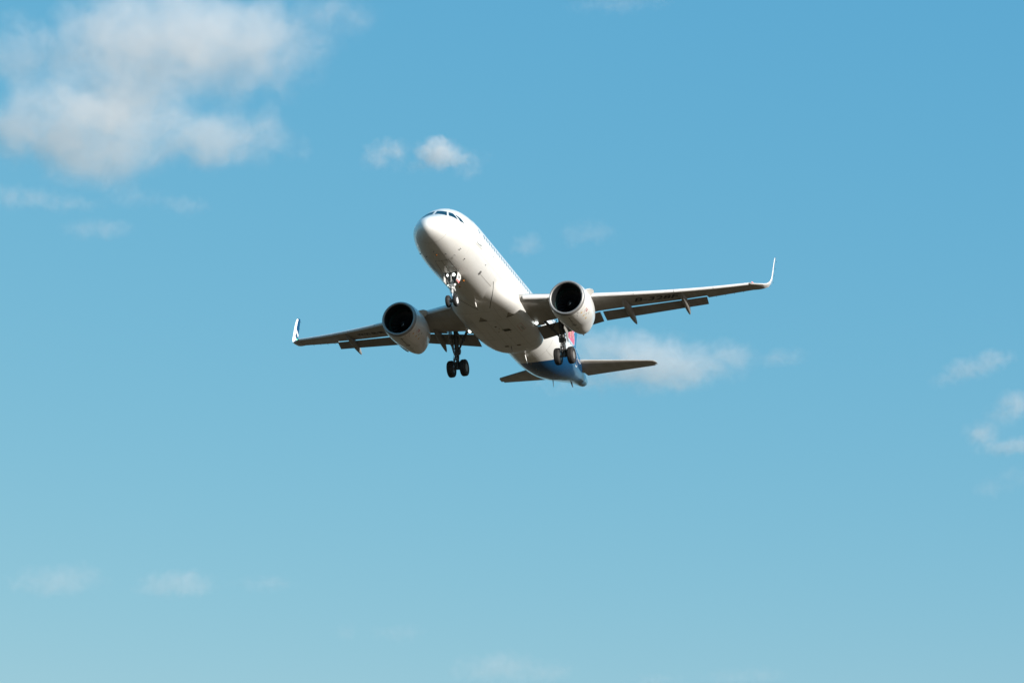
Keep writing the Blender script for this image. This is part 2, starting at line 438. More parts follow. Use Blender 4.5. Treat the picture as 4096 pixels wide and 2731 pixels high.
def patch_round(name, x0, th0, rx, rt, mats, e=4, off=.006, rings=3, n=24, parent=None, border=None):
    """rounded skin patch (superellipse in x and th); the outer ring may have its own material"""
    v = [fus(x0, th0, off)]; f = []; idx = []
    rr = [(j + 1) / rings for j in range(rings)]
    if border: rr = [.33, .66, 1 - border, 1.0]
    for r in rr:
        for k in range(n):
            t = 2 * math.pi * k / n; c, s = math.cos(t), math.sin(t)
            v.append(fus(x0 + rx * r * math.copysign(abs(c) ** (2 / e), c), th0 + rt * r * math.copysign(abs(s) ** (2 / e), s), off))
    for k in range(n): f.append((0, 1 + k, 1 + (k + 1) % n)); idx.append(0)
    for j in range(len(rr) - 1):
        a, b = 1 + j * n, 1 + (j + 1) * n
        for k in range(n): f.append((a + k, b + k, b + (k + 1) % n, a + (k + 1) % n)); idx.append(1 if border and j == len(rr) - 2 else 0)
    return obj(name, v, f, mats, parent or fuselage, idx)
def strip(b, pts, w, off=.005, sub=6, mi=0, surf=None):
    """thin line along (x, th) points of the skin"""
    surf = surf or fus
    P = []
    for (a, c) in zip(pts[:-1], pts[1:]):
        for k in range(sub): P.append(np.array(a, float) * (1 - k / sub) + np.array(c, float) * (k / sub))
    P.append(np.array(pts[-1], float))
    C = [surf(p[0], p[1], off) for p in P]; v = []
    for i, p in enumerate(C):
        d = C[min(i + 1, len(C) - 1)] - C[max(i - 1, 0)]; d /= np.linalg.norm(d) + 1e-12
        q = surf(P[i][0], P[i][1], off + .01) - p; s_ = np.cross(d, q); s_ /= np.linalg.norm(s_) + 1e-12
        v += [p + s_ * w / 2, p - s_ * w / 2]
    b.add(v, [(2*i, 2*i+1, 2*i+3, 2*i+2) for i in range(len(C) - 1)], mi)

# cockpit windows: three each side (x, degrees from the top)
CW = [[(1.97, 2.6), (2.03, 27.0), (1.56, 38.5), (1.40, 3.4)],
      [(2.06, 30.8), (2.20, 40.8), (2.10, 65.0), (1.66, 41.5)],
      [(2.25, 45.0), (2.52, 60.5), (2.68, 72.5), (2.25, 68.0)]]
for s in (-1, 1):
    for q in CW:
        flat_pane('cockpit_window', [(x, s * R(t)) for x, t in q], 'glass', n=10)

# cabin windows, doors and exits
def zt(x, z, s): return th_of_z(x, z, s)
DOOR_X, EXITS, REAR_X = 4.70, (14.18, 14.95), 29.30
for s in (-1, 1):
    for k in range(43):
        x = 5.80 + .533 * k
        if any(abs(x - e) < .2 for e in EXITS): pass
        patch_round('cabin_window', x, zt(x, .45, s), .102, .080, 'cabinglass', e=3, off=.005, rings=2, n=16)
    d = patch_round('cabin_door', DOOR_X, (zt(DOOR_X, -.50, s) + zt(DOOR_X, 1.28, s)) / 2, .43, abs(zt(DOOR_X, -.50, s) - zt(DOOR_X, 1.28, s)) / 2, ['white', 'doorline'], e=7, off=.006, n=48, border=.06)
    patch_round('door_window', 4.86, zt(4.86, .47, s), .07, .075, 'cabinglass', e=3, off=.010, rings=2, n=12)
    b = MB()
    strip(b, [(4.10, zt(4.1, -.42, s)), (4.12, zt(4.1, -.60, s)), (5.22, zt(5.2, -.60, s)), (5.24, zt(5.2, -.36, s))], .09)
    b.build('scuff_plate', 'scuff', fuselage)
    for ex in EXITS:
        patch_round('overwing_exit', ex, (zt(ex, -.12, s) + zt(ex, .88, s)) / 2, .27, abs(zt(ex, -.12, s) - zt(ex, .88, s)) / 2, ['white', 'doorline'], e=5, off=.0035, n=40, border=.05)
    patch_round('cabin_door', REAR_X, (zt(REAR_X, -.45, s) + zt(REAR_X, 1.25, s)) / 2, .42, abs(zt(REAR_X, -.45, s) - zt(REAR_X, 1.25, s)) / 2, ['blue', 'flowerwhite'], e=6, off=.006, n=48, border=.09)
    # white petal outline swooping down the blue tail
    b = MB(); strip(b, [(27.9, zt(27.9, .55, s)), (28.7, zt(28.7, .18, s)), (29.7, zt(29.7, .10, s)), (30.7, zt(30.7, .25, s)), (31.2, zt(31.2, .60, s))], .07, off=.012)
    b.build('livery_outline', 'flowerwhite', fuselage)

# panel gaps: radome, nose gear doors, cargo door, tail hatches
b = MB()
strip(b, [(1.02, R(k)) for k in range(-180, 181, 12)], .012, sub=2)
b.build('radome_seam', 'line', fuselage)
b = MB()
DL, DRr = R(180 - 20), R(180 + 11.5)
DL, DRr = math.pi - R(14.5), math.pi + R(14.5)
strip(b, [(2.98, DL), (2.95, math.pi), (2.98, DRr)], .022); strip(b, [(2.98, DL), (4.90, DL)], .022); strip(b, [(2.98, DRr), (4.90, DRr)], .022)
strip(b, [(2.95, math.pi), (BAY_X0, math.pi)], .018)
b.build('gear_door_seam', 'seam', fuselage)
b = MB()
for s in (-1, 1):
    strip(b, [(6.55, s * R(137.5)), (10.3, s * R(137.5))], .02)
    strip(b, [(21.8, s * R(137)), (23.6, s * R(137))], .014); strip(b, [(20.8, s * R(160)), (22.6, s * R(160))], .014)
strip(b, [(21.9, R(k)) for k in range(60, 301, 15)], .02, sub=2)
b.build('panel_gap', 'line', fuselage)
b = MB()
for x in (3.6, 7.9, 11.0): strip(b, [(x, R(k)) for k in range(40, 321, 10)], .010, sub=2)
for s in (-1, 1):
    strip(b, [(3.7, s * R(112)), (21.5, s * R(112))], .009, sub=40)
    strip(b, [(6.9, s * R(137)), (6.9, s * R(98)), (8.7, s * R(98)), (8.7, s * R(137))], .012)
b.build('skin_joint', 'faintline', fuselage)
patch_round('access_hatch', 6.50, -R(136.5), .13, R(4.2), mat('hatch grey', (.16, .16, .155), .5), e=3, off=.008)
for x, t in ((2.24, 176.5), (6.15, 191), (6.95, 176)):
    p, n = fus(x, R(t)), fus_n(x, R(t))
    MB().tube(p - n * .02, p + n * .05, .075, .045).build('beacon_light', 'amber', fuselage)
for x, t in ((22.82, 179), (24.05, 179), (24.63, 179)):
    patch_round('drain_cover', x, R(t), .035, R(1.9), mat('cover cream', (.55, .5, .38), .5), e=3, off=.007, rings=2, n=12)

# probes, antennas, drain masts
def probe(name, x, t, ln, sweep, r=.028, m_='geardark'):
    p, n = fus(x, R(t)), fus_n(x, R(t))
    b = MB().tube(p - n * .02, p + n * ln, r, r * .8); tip = p + n * ln
    b.tube(tip + np.array([-sweep, 0, 0]), tip + np.array([.05, 0, 0]), r * .7)
    b.build(name, m_, fuselage)
for x, t in ((2.77, -131), (2.77, 131), (2.61, 149.5)): probe('pitot_probe', x, t, .07, .11, .02)
probe('angle_vane', 2.84, -148.5, .08, -.12, .016, 'metal')
for x, t in ((2.34, -162), (1.88, 175), (3.85, -140)): probe('air_probe', x, t, .06, -.05, .03)
def blade(name, x, t, h, c, w=.035, sweep=.25, m_='white', parent=None, base=None):
    p, n = (fus(x, R(t)), fus_n(x, R(t))) if base is None else base
    sd = np.cross(n, [1, 0, 0.]); sd /= np.linalg.norm(sd)
    rs = []
    for k in (-.02, h * .5, h):
        f_ = 1 - .5 * max(k, 0) / h; o_ = p + n * k + np.array([sweep * max(k, 0) / h, 0, 0])
        rs.append([o_ + np.array([c * f_ * u, 0, 0]) + sd * w * v_ * f_ for u, v_ in ((0, 0), (.3, .5), (.7, .4), (1, 0), (.7, -.4), (.3, -.5))])
    return MB().rings(rs).build(name, m_, parent or fuselage)
blade('blade_antenna', 7.4, -94, .05, .12, w=.03, sweep=.05, m_='geardark'); blade('blade_antenna', 6.45, -119, .05, .12, w=.03, sweep=.05, m_='geardark')
blade('blade_antenna', 9.6, 180, .30, .42, sweep=.30); blade('blade_antenna', 20.6, 183.5, .55, .34, w=.05, sweep=.45)
blade('drain_mast', 28.75, 176, .42, .16, w=.06, sweep=.16, m_='geardark')
blade('drain_mast', 33.6, 180, .20, .30, w=.12, sweep=.30, m_='geardark')
blade('blade_antenna', 6.8, 0, .30, .40); blade('blade_antenna', 11.5, 0, .30, .40)

# ---- belly fairing between the wings
BX = [8.2, 8.9, 9.6, 10.4, 11.2, 12.2, 13.5, 15, 16.5, 17.6, 18.5, 19.2, 19.7, 20.05, 20.25, 20.32]
BW = [1.55, 1.78, 1.95, 2.08, 2.18, 2.25, 2.28, 2.28, 2.26, 2.22, 2.12, 1.95, 1.72, 1.42, 1.05, .7]
BB = [-1.98, -2.07, -2.15, -2.24, -2.32, -2.41, -2.47, -2.50, -2.50, -2.49, -2.46, -2.42, -2.36, -2.28, -2.18, -2.05]
BT = -0.55
def fairing_ring(x, n=72):
    w, b_ = float(pchip(BX, BW, x)), float(pchip(BX, BB, x)); zc = -1.45; out = []
    T, B, W, z0 = [float(q) for q in prof(x)]
    u = min(max((x - 8.3) / 3.6, 0), 1); u = u * u * (3 - 2 * u)
    for k in range(n):
        t = 2 * math.pi * k / n; c, s = math.cos(t), math.sin(t); e = 3.0
        h = (BT - zc) if c > 0 else (zc - b_)
        rf = (abs(s / w) ** e + abs(c / h) ** e) ** (-1 / e)           # fairing, seen from its own centre line
        lo, hi = 0.0, 6.0                                              # fuselage skin in the same direction
        for _ in range(40):
            md = (lo + hi) / 2; dz = zc + md * c - z0; hh = (T - z0) if dz > 0 else (z0 - B)
            if (md * s / W) ** 2 + (dz / hh) ** 2 < 1: lo = md
            else: hi = md
        r = (lo - .03) + u * max(rf - (lo - .03), 0) if rf > lo - .03 else rf
        out.append(np.array([x, r * s, zc + r * c]))
    return out
fx = sorted(set(list(np.linspace(8.2, 19, 40)) + list(np.linspace(19, 20.32, 16))))
fairing = MB().rings([fairing_ring(x) for x in fx]).build('belly_fairing', 'white', jet, smooth=50)

BELLY = bvh_of(fuselage, fairing)
def up_hit(x, y, off=.006, tree=None):
    h, n, i, d = (tree or BELLY).ray_cast(Vector((x, y, -8)), Vector((0, 0, 1)))
    if h is None: return np.array([x, y, -2.4])
    if n.z > 0: n = -n
    return np.array(h + n * off)
def belly_poly(b, pts, mi=0, off=.007, n=4, tree=None):
    """four (x, y) corners draped on the belly"""
    a, p, c, d = [np.array(q, float) for q in pts]; v = []
    for i in range(n + 1):
        for k in range(n + 1):
            u, w = i / n, k / n; q = (a*(1-u)+p*u)*(1-w)+(d*(1-u)+c*u)*w; v.append(up_hit(q[0], q[1], off, tree))
    b.add(v, [(i*(n+1)+k, i*(n+1)+k+1, (i+1)*(n+1)+k+1, (i+1)*(n+1)+k) for i in range(n) for k in range(n)], mi)
def belly_line(b, pts, w, mi=0, off=.006, sub=10, tree=None):
    for (a, c) in zip(pts[:-1], pts[1:]):
        a, c = np.array(a, float), np.array(c, float); d = c - a; L = np.linalg.norm(d); s_ = np.array([-d[1], d[0]]) / L * w / 2; v = []
        for k in range(sub + 1):
            q = a + d * k / sub
            for e in (1, -1): v.append(up_hit(*(q + s_ * e), off, tree))
        b.add(v, [(2*i, 2*i+1, 2*i+3, 2*i+2) for i in range(sub)], mi)
b = MB()
belly_line(b, [(8.75, 1.55), (9.2, 1.32), (9.7, 1.0), (10.4, .56), (11.05, .22)], .032); b.build('rubber_seal', 'seam', fairing)
b = MB(); belly_line(b, [(8.75, -1.55), (9.2, -1.40), (9.7, -1.18), (10.4, -.84), (11.05, -.58)], .032)
b.build('rubber_seal', 'seam', fairing)
b = MB()
for x in (11.5, 12.95, 14.9, 16.4, 17.95, 18.8): belly_line(b, [(x, -1.75), (x - .05, 0), (x, 1.75)], .013)
for y, x0, x1 in ((.22, 12.95, 18.0), (-.38, 12.95, 18.0), (-1.2, 11.5, 18.8), (1.2, 11.5, 18.8), (.75, 14.9, 16.4), (-.85, 11.0, 12.9)): belly_line(b, [(x0, y), (x1, y)], .012)
b.build('panel_gap', 'line', fairing)
for x, y, s in ((12.78, .42, 1), (12.72, -1.50, -1)):
    b = MB()
    belly_poly(b, [(x - .60, y + .02), (x - .60, y - .02), (x, y - .28), (x, y + .28)], 0); belly_poly(b, [(x - .07, y - .28), (x + .02, y - .28), (x + .02, y + .28), (x - .07, y + .28)], 1, off=.012)
    b.build('air_inlet', [mat('inlet ramp', (.34, .31, .26), .6), 'black'], fairing)
b = MB(); belly_poly(b, [(14.55, -.30), (15.0, -.42), (15.0, -.90), (14.55, -.82)], 0); belly_poly(b, [(14.72, -.36), (14.92, -.42), (14.92, -.86), (14.72, -.80)], 1, off=.012)
b.build('air_outlet', [mat('outlet frame', (.22, .2, .17), .6), 'dark'], fairing)
for x, y in ((17.92, .36), (17.92, -.50)):
    b = MB(); belly_poly(b, [(x - .13, y + .13), (x - .13, y - .13), (x + .13, y - .13), (x + .13, y + .13)]); b.build('vent_grille', mat('vent brown', (.22, .18, .15), .7), fairing)
for x, y, r in ((14.0, -.06, .09), (14.35, -.2, .05), (15.0, .02, .045), (15.2, -.75, .045)):
    p = up_hit(x, y, 0); MB().tube(p + np.array([0, 0, .03]), p - np.array([0, 0, .02]), r, r * .8).build('drain_boss', mat('drain brown', (.16, .14, .11), .6), fairing)
p = up_hit(18.0, .06, 0); blade('drain_mast', 0, 0, .35, .14, w=.05, sweep=.12, m_='geardark', parent=fairing, base=(p, np.array([0, 0, -1.])))
p = up_hit(13.6, 1.45, 0)
# red dashed box round a pale hatch on the port corner
b = MB()
c = [(14.25, -1.72), (14.40, -1.42), (15.55, -1.42), (15.40, -1.75)]
for a, d in zip(c, c[1:] + c[:1]):
    a, d = np.array(a), np.array(d); n = max(2, int(np.linalg.norm(d - a) / .16))
    for k in range(n): belly_line(b, [a + (d - a) * (k + .1) / n, a + (d - a) * (k + .6) / n], .035, sub=2)
b.build('stencil_outline', 'redtext', fairing)
b = MB(); belly_poly(b, [(14.75, -1.68), (14.75, -1.54), (15.4, -1.54), (15.4, -1.68)]); b.build('access_hatch', mat('hatch pale grey', (.5, .5, .47), .5), fairing)

# ---------------------------------------------------------------- wings
def yt(f, t): return 5 * t * (.2969 * math.sqrt(max(f, 0)) - .126 * f - .3516 * f * f + .2843 * f ** 3 - .1036 * f ** 4)
WLX = ([1.0, 2.4, 9.1, 16.4], [11.38, 12.10, 15.55, 19.31])
WLZ = ([1.0, 2.4, 6.0, 9.1, 11.6, 14.0, 16.4], [-1.36, -1.25, -.92, -.60, -.29, .07, .50])
WTX = ([1.0, 6.4, 16.4], [18.25, 18.35, 20.78])
WTZ = ([1.0, 2.2, 6.4, 8.6, 12.1, 13.4, 16.4], [-1.72, -1.66, -.88, -.55, -.11, .09, .52])
WTH = ([1.0, 2.4, 6.4, 12, 16.4], [.155, .15, .122, .112, .105])
def wsec(y):
    return interp(y, *WLX), float(pchip(*WLZ, y)), interp(y, *WTX), float(pchip(*WTZ, y)), interp(y, *WTH)
def slat_a(y): return interp(y, [2, 6, 16.4], [.34, .30, .19])
def wpt(y, f, side_up, s, off=0.0, clean=True):
    xl, zl, xt, zt_, t = wsec(y)
    if clean: a = slat_a(y); xl += .45 * a; zl += .02
    c = xt - xl; z = zl + f * (zt_ - zl) + c * (4 * .010 * f * (1 - f)) + (1 if side_up else -1) * (c * yt(f, t) + off)
    return np.array([xl + f * c, s * y, z])
FLAP_IN, FLAP_OUT = (2.22, 6.42), (6.62, 13.38)
def wing(s):
    ys = [1.0, 1.7, 2.2, 2.72, 2.75, 3.1, 3.5, 3.9, 4.25, 4.28, 4.8, 5.4, 6.0, 6.4, 7, 7.8, 8.6, 9.5, 10.4, 11.3, 12.1, 12.8, 13.38, 13.42, 14, 14.8, 15.6, 16.1, 16.4]
    n = 16; rs = []
    for y in ys:
        fu, fl = (.78, .735) if y < 13.4 else (1.0, 1.0)
        if 2.74 < y < 4.26: fl = .63
        r = []
        for k in range(n, -1, -1): r.append(wpt(y, fu * (k / n) ** 1.7, True, s))
        for k in range(1, n + 1): r.append(wpt(y, fl * (k / n) ** 1.7, False, s))
        a, b_ = wpt(y, fl, True, s), wpt(y, fu, True, s)
        if y < 13.4: r += [a - np.array([0, 0, .06]), b_ - np.array([0, 0, .035])]
        else: r += [r[-1] + np.array([0, 0, .004]), r[0] - np.array([0, 0, .004])]
        rs.append(r)
    w = MB().rings(rs).build('wing', 'grey', jet, smooth=35)
    # slats, drooped for landing
    for y0, y1 in ((2.50, 5.42), (6.05, 9.14), (9.165, 11.62), (11.645, 14.06), (14.085, 16.28)):
        rs = []
        for y in np.linspace(y0, y1, 5):
            xl, zl, xt, zt_, t = wsec(y); a = slat_a(y)
            o = [(2.1, .60), (1.5, .56), (.95, .47), (.5, .30), (.18, .12), (.03, -.05), (0, -.20), (.06, -.38), (.2, -.54), (.42, -.64), (.46, -.60), (.40, -.35), (.48, -.05), (.75, .22), (1.2, .42), (2.1, .575)]
            rs.append([np.array([xl + p * a, s * y, zl + q * a]) for p, q in o])
        MB().rings(rs).build('slat', 'slat', w, smooth=50)
    # flaps, lowered
    def flap(name, y0, y1, a0, a1, n=6):
        rs = []
        for y in np.linspace(y0, y1, n):
            u = (y - y0) / (y1 - y0); (lx, lz, tx, tz) = [p * (1 - u) + q * u for p, q in zip(a0, a1)]
            L = math.hypot(tx - lx, tz - lz); d = np.array([(tx - lx) / L, 0, (tz - lz) / L]); nn = np.array([-d[2], 0, d[0]]); r = []
            fr = [1, .8, .6, .42, .27, .14, .05, 0]
            for f in fr: r.append(np.array([lx, s * y, lz]) + d * L * f + nn * L * yt(f, .15) * .8)
            for f in fr[::-1][1:]: r.append(np.array([lx, s * y, lz]) + d * L * f - nn * L * yt(f, .15) * .55)
            rs.append(r)
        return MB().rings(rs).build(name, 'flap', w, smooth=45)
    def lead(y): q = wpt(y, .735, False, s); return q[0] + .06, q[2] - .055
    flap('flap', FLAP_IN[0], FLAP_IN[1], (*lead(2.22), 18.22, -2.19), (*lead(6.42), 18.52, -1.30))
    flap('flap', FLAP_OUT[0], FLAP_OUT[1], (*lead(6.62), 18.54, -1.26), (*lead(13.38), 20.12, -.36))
    # aileron line and wing-tip fence joint
    t_ = bvh_of(w)
    b = MB()
    belly_line(b, [(wpt(13.5, .74, False, s)[0], s * 13.5), (wpt(16.1, .72, False, s)[0], s * 16.1)], .025, tree=t_)
    for y, f0, f1 in ((13.5, .74, .98), (16.1, .72, .98)): belly_line(b, [(wpt(y, f0, False, s)[0], s * y), (wpt(y, f1, False, s)[0], s * y)], .03, tree=t_)
    belly_line(b, [(wpt(2.6, .19, False, s)[0], s * 2.6), (wpt(16.2, .2, False, s)[0], s * 16.2)], .016, sub=30, tree=t_)
    belly_line(b, [(wpt(4.6, .66, False, s)[0], s * 4.6), (wpt(13.2, .70, False, s)[0], s * 13.2)], .016, sub=30, tree=t_)
    for y in (7.6, 9.9, 11.0, 12.9): belly_line(b, [(wpt(y, .2, False, s)[0], s * y), (wpt(y, .68, False, s)[0], s * y)], .014, tree=t_)
    b.build('panel_gap', 'line', w)
    b = MB()
    for k in range(14):
        y = 3.2 + k * .93
        if 5.2 < y < 6.3: continue
        p = wpt(y, .42 + .03 * (k % 2), False, s); pts = [(p[0] + .16 * math.cos(a), s * y + .10 * math.sin(a)) for a in np.linspace(0, 2 * math.pi, 13)]
        belly_line(b, pts, .014, sub=1, tree=t_)
    b.build('tank_panel', 'line', w)
    # flap track fairings: canoes that droop with the flaps
    for y, f0, tip, wd, hh in ((4.95, .50, (18.62, -2.12), .22, .30), (8.32, .16, (20.25, -1.14), .225, .33), (11.98, .06, (20.55, -.80), .19, .28)):
        p0 = wpt(y, f0, False, s); p0[2] += .05
        pm = wpt(y, .80, False, s); pm[2] -= .26
        p2 = np.array([tip[0], s * (y - .02), tip[1]]); rs = []
        for k in range(25):
            u = k / 24; c = 2 * pm - .5 * (p0 + p2); q = (1-u)**2*p0 + 2*u*(1-u)*c + u*u*p2
            e = max(.02, (math.sin(math.pi * u ** .85)) ** .62); e = e if u < .97 else e * .75
            rs.append([q + np.array([0, wd * e * math.cos(t), hh * e * math.sin(t) * (1.0 if math.sin(t) > 0 else .9)]) for t in np.linspace(0, 2 * math.pi, 18, endpoint=False)])
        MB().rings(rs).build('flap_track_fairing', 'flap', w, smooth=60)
    # sharklet
    path = [(16.4, .51), (16.75, .56), (17.08, .66), (17.32, .83), (17.47, 1.06), (17.55, 1.34), (17.60, 1.8), (17.65, 2.4), (17.70, 3.0), (17.73, 3.35), (17.735, 3.42)]
    n = len(path); L = np.cumsum([0] + [math.dist(path[i], path[i + 1]) for i in range(n - 1)]); L /= L[-1]
    uu = np.concatenate([np.linspace(0, .4, 20), np.linspace(.43, .95, 22), [.965, .98, .992, 1.0]])
    path = list(zip(pchip(L, [q[0] for q in path], uu), pchip(L, [q[1] for q in path], uu))); L = uu; n = len(path); rs = []; uvs = []
    for i, (y, z) in enumerate(path):
        u = L[i]; xl = float(pchip([0, .15, .3, .94, .98, 1], [19.31 + .09, 19.95, 20.75, 22.22, 22.38, 22.66], u)); xt = float(pchip([0, .2, .35, 1], [20.78, 21.15, 21.68, 22.86], u)); c = xt - xl
        a, b_ = path[max(i - 1, 0)], path[min(i + 1, n - 1)]; d = np.array([b_[0] - a[0], b_[1] - a[1]]); d /= np.linalg.norm(d); nr = np.array([0, -s * d[1], d[0]]); r = []
        fr = [1, .85, .7, .55, .4, .27, .16, .08, .025, 0]; t = .10 if u < .5 else .085
        toe = .10 * min(1, max(0, (u - .12) / .25))
        for f in fr: r.append(np.array([xl + f * c, s * (y - (f - .3) * c * toe), z]) + nr * c * yt(f, t)); uvs.append((f, u))
        for f in fr[::-1][1:-1]: r.append(np.array([xl + f * c, s * (y - (f - .3) * c * toe), z]) - nr * c * yt(f, t)); uvs.append((f, u))
        rs.append(r)
    v, f = loft(rs)
    sh = obj('sharklet', v, f, 'sharklet', w, uvs=uvs, smooth=50)
    # little black wicks and the wing-tip light
    b = MB()
    for k in (.42, .6, .78, .95):
        i = min(range(n), key=lambda q: abs(L[q] - k)); xt = interp(L[i], [0, .2, .35, 1], [20.78, 21.15, 21.75, 22.98]); p = np.array([xt - .02, s * path[i][0], path[i][1]])
        b.tube(p, p + np.array([.20, 0, -.02]), .011, .006, n=6)
    for y in (13.9, 14.5, 15.1, 15.7):
        p = wpt(y, .99, False, s); b.tube(p, p + np.array([.20, 0, -.02]), .011, .006, n=6)
    b.build('static_wick', 'black', w)
    p = wpt(16.55, .0, True, s, clean=False); p = np.array([19.42, s * 16.50, .56])
    MB().rings([[p + np.array([u * .18 - .02, s * .07 * u + .03 * e * math.cos(t), .04 * e * math.sin(t)]) for t in np.linspace(0, 2 * math.pi, 12, endpoint=False)] for u, e in ((-.15, .1), (0, .7), (.4, 1), (1, .5))]).build('navigation_light', 'greenlamp' if s > 0 else 'redlamp', w)
    # retractable landing light under the wing root, its housing, and the flap-gap links
    p = np.array([15.9, s * 2.36, -1.83]); d = np.array([-.93, 0, -.36])
    MB().tube(p + np.array([.14, 0, .22]), p - d * .03, .05, .11).tube(p - d * .05, p - d * .005, .125).build('light_housing', 'metal', w)
    MB().tube(p - d * .004, p + d * .02, .112, n=20).build('landing_light', 'lamp', w)
    return w, t_

wing_p, tree_p = wing(-1)
wing_s, tree_s = wing(1)

# ---------------------------------------------------------------- lettering
def text_mesh(body, size=1.0, fat=0.018):
    cu = bpy.data.curves.new('lettering', 'FONT'); cu.body = body; cu.size = size; cu.resolution_u = 4; cu.offset = fat
    o = bpy.data.objects.new('lettering', cu); scene.collection.objects.link(o)
    dg = bpy.context.evaluated_depsgraph_get(); me = bpy.data.meshes.new_from_object(o.evaluated_get(dg))
    bm = bmesh.new(); bm.from_mesh(me); bmesh.ops.triangulate(bm, faces=bm.faces); 
    bmesh.ops.subdivide_edges(bm, edges=[e for e in bm.edges if e.calc_length() > .25], cuts=2)
    bmesh.ops.triangulate(bm, faces=bm.faces)
    v = [tuple(q.co) for q in bm.verts]; f = [tuple(q.index for q in p.verts) for p in bm.faces]
    bm.free(); bpy.data.objects.remove(o); bpy.data.curves.remove(cu); bpy.data.meshes.remove(me)
    v = np.array(v); v[:, :2] -= v[:, :2].min(0); w, h = v[:, 0].max(), v[:, 1].max()
    return v[:, 0] / w, v[:, 1] / h, f, w / h
def wing_text(body, org, bx, up, width, height, w, tree):
    u, v, f, asp = text_mesh(body)
    org, bx, up = [np.array(q, float) for q in (org, bx, up)]
    bx /= np.linalg.norm(bx); up /= np.linalg.norm(up); P = []
    for a, c in zip(u, v):
        q = org + bx * a * width + up * c * height; P.append(up_hit(q[0], q[1], .006, tree))
    return obj('lettering', P, f, 'black', w, smooth=0)
wing_text('B-328F', (17.12, -8.88), (.385, -.92), (-.93, -.36), 2.92, .74, wing_p, tree_p)
wing_text('空航岛青', (17.82, 11.02), (-.30, -.95), (-.95, .30), 2.28, .50, wing_s, tree_s)

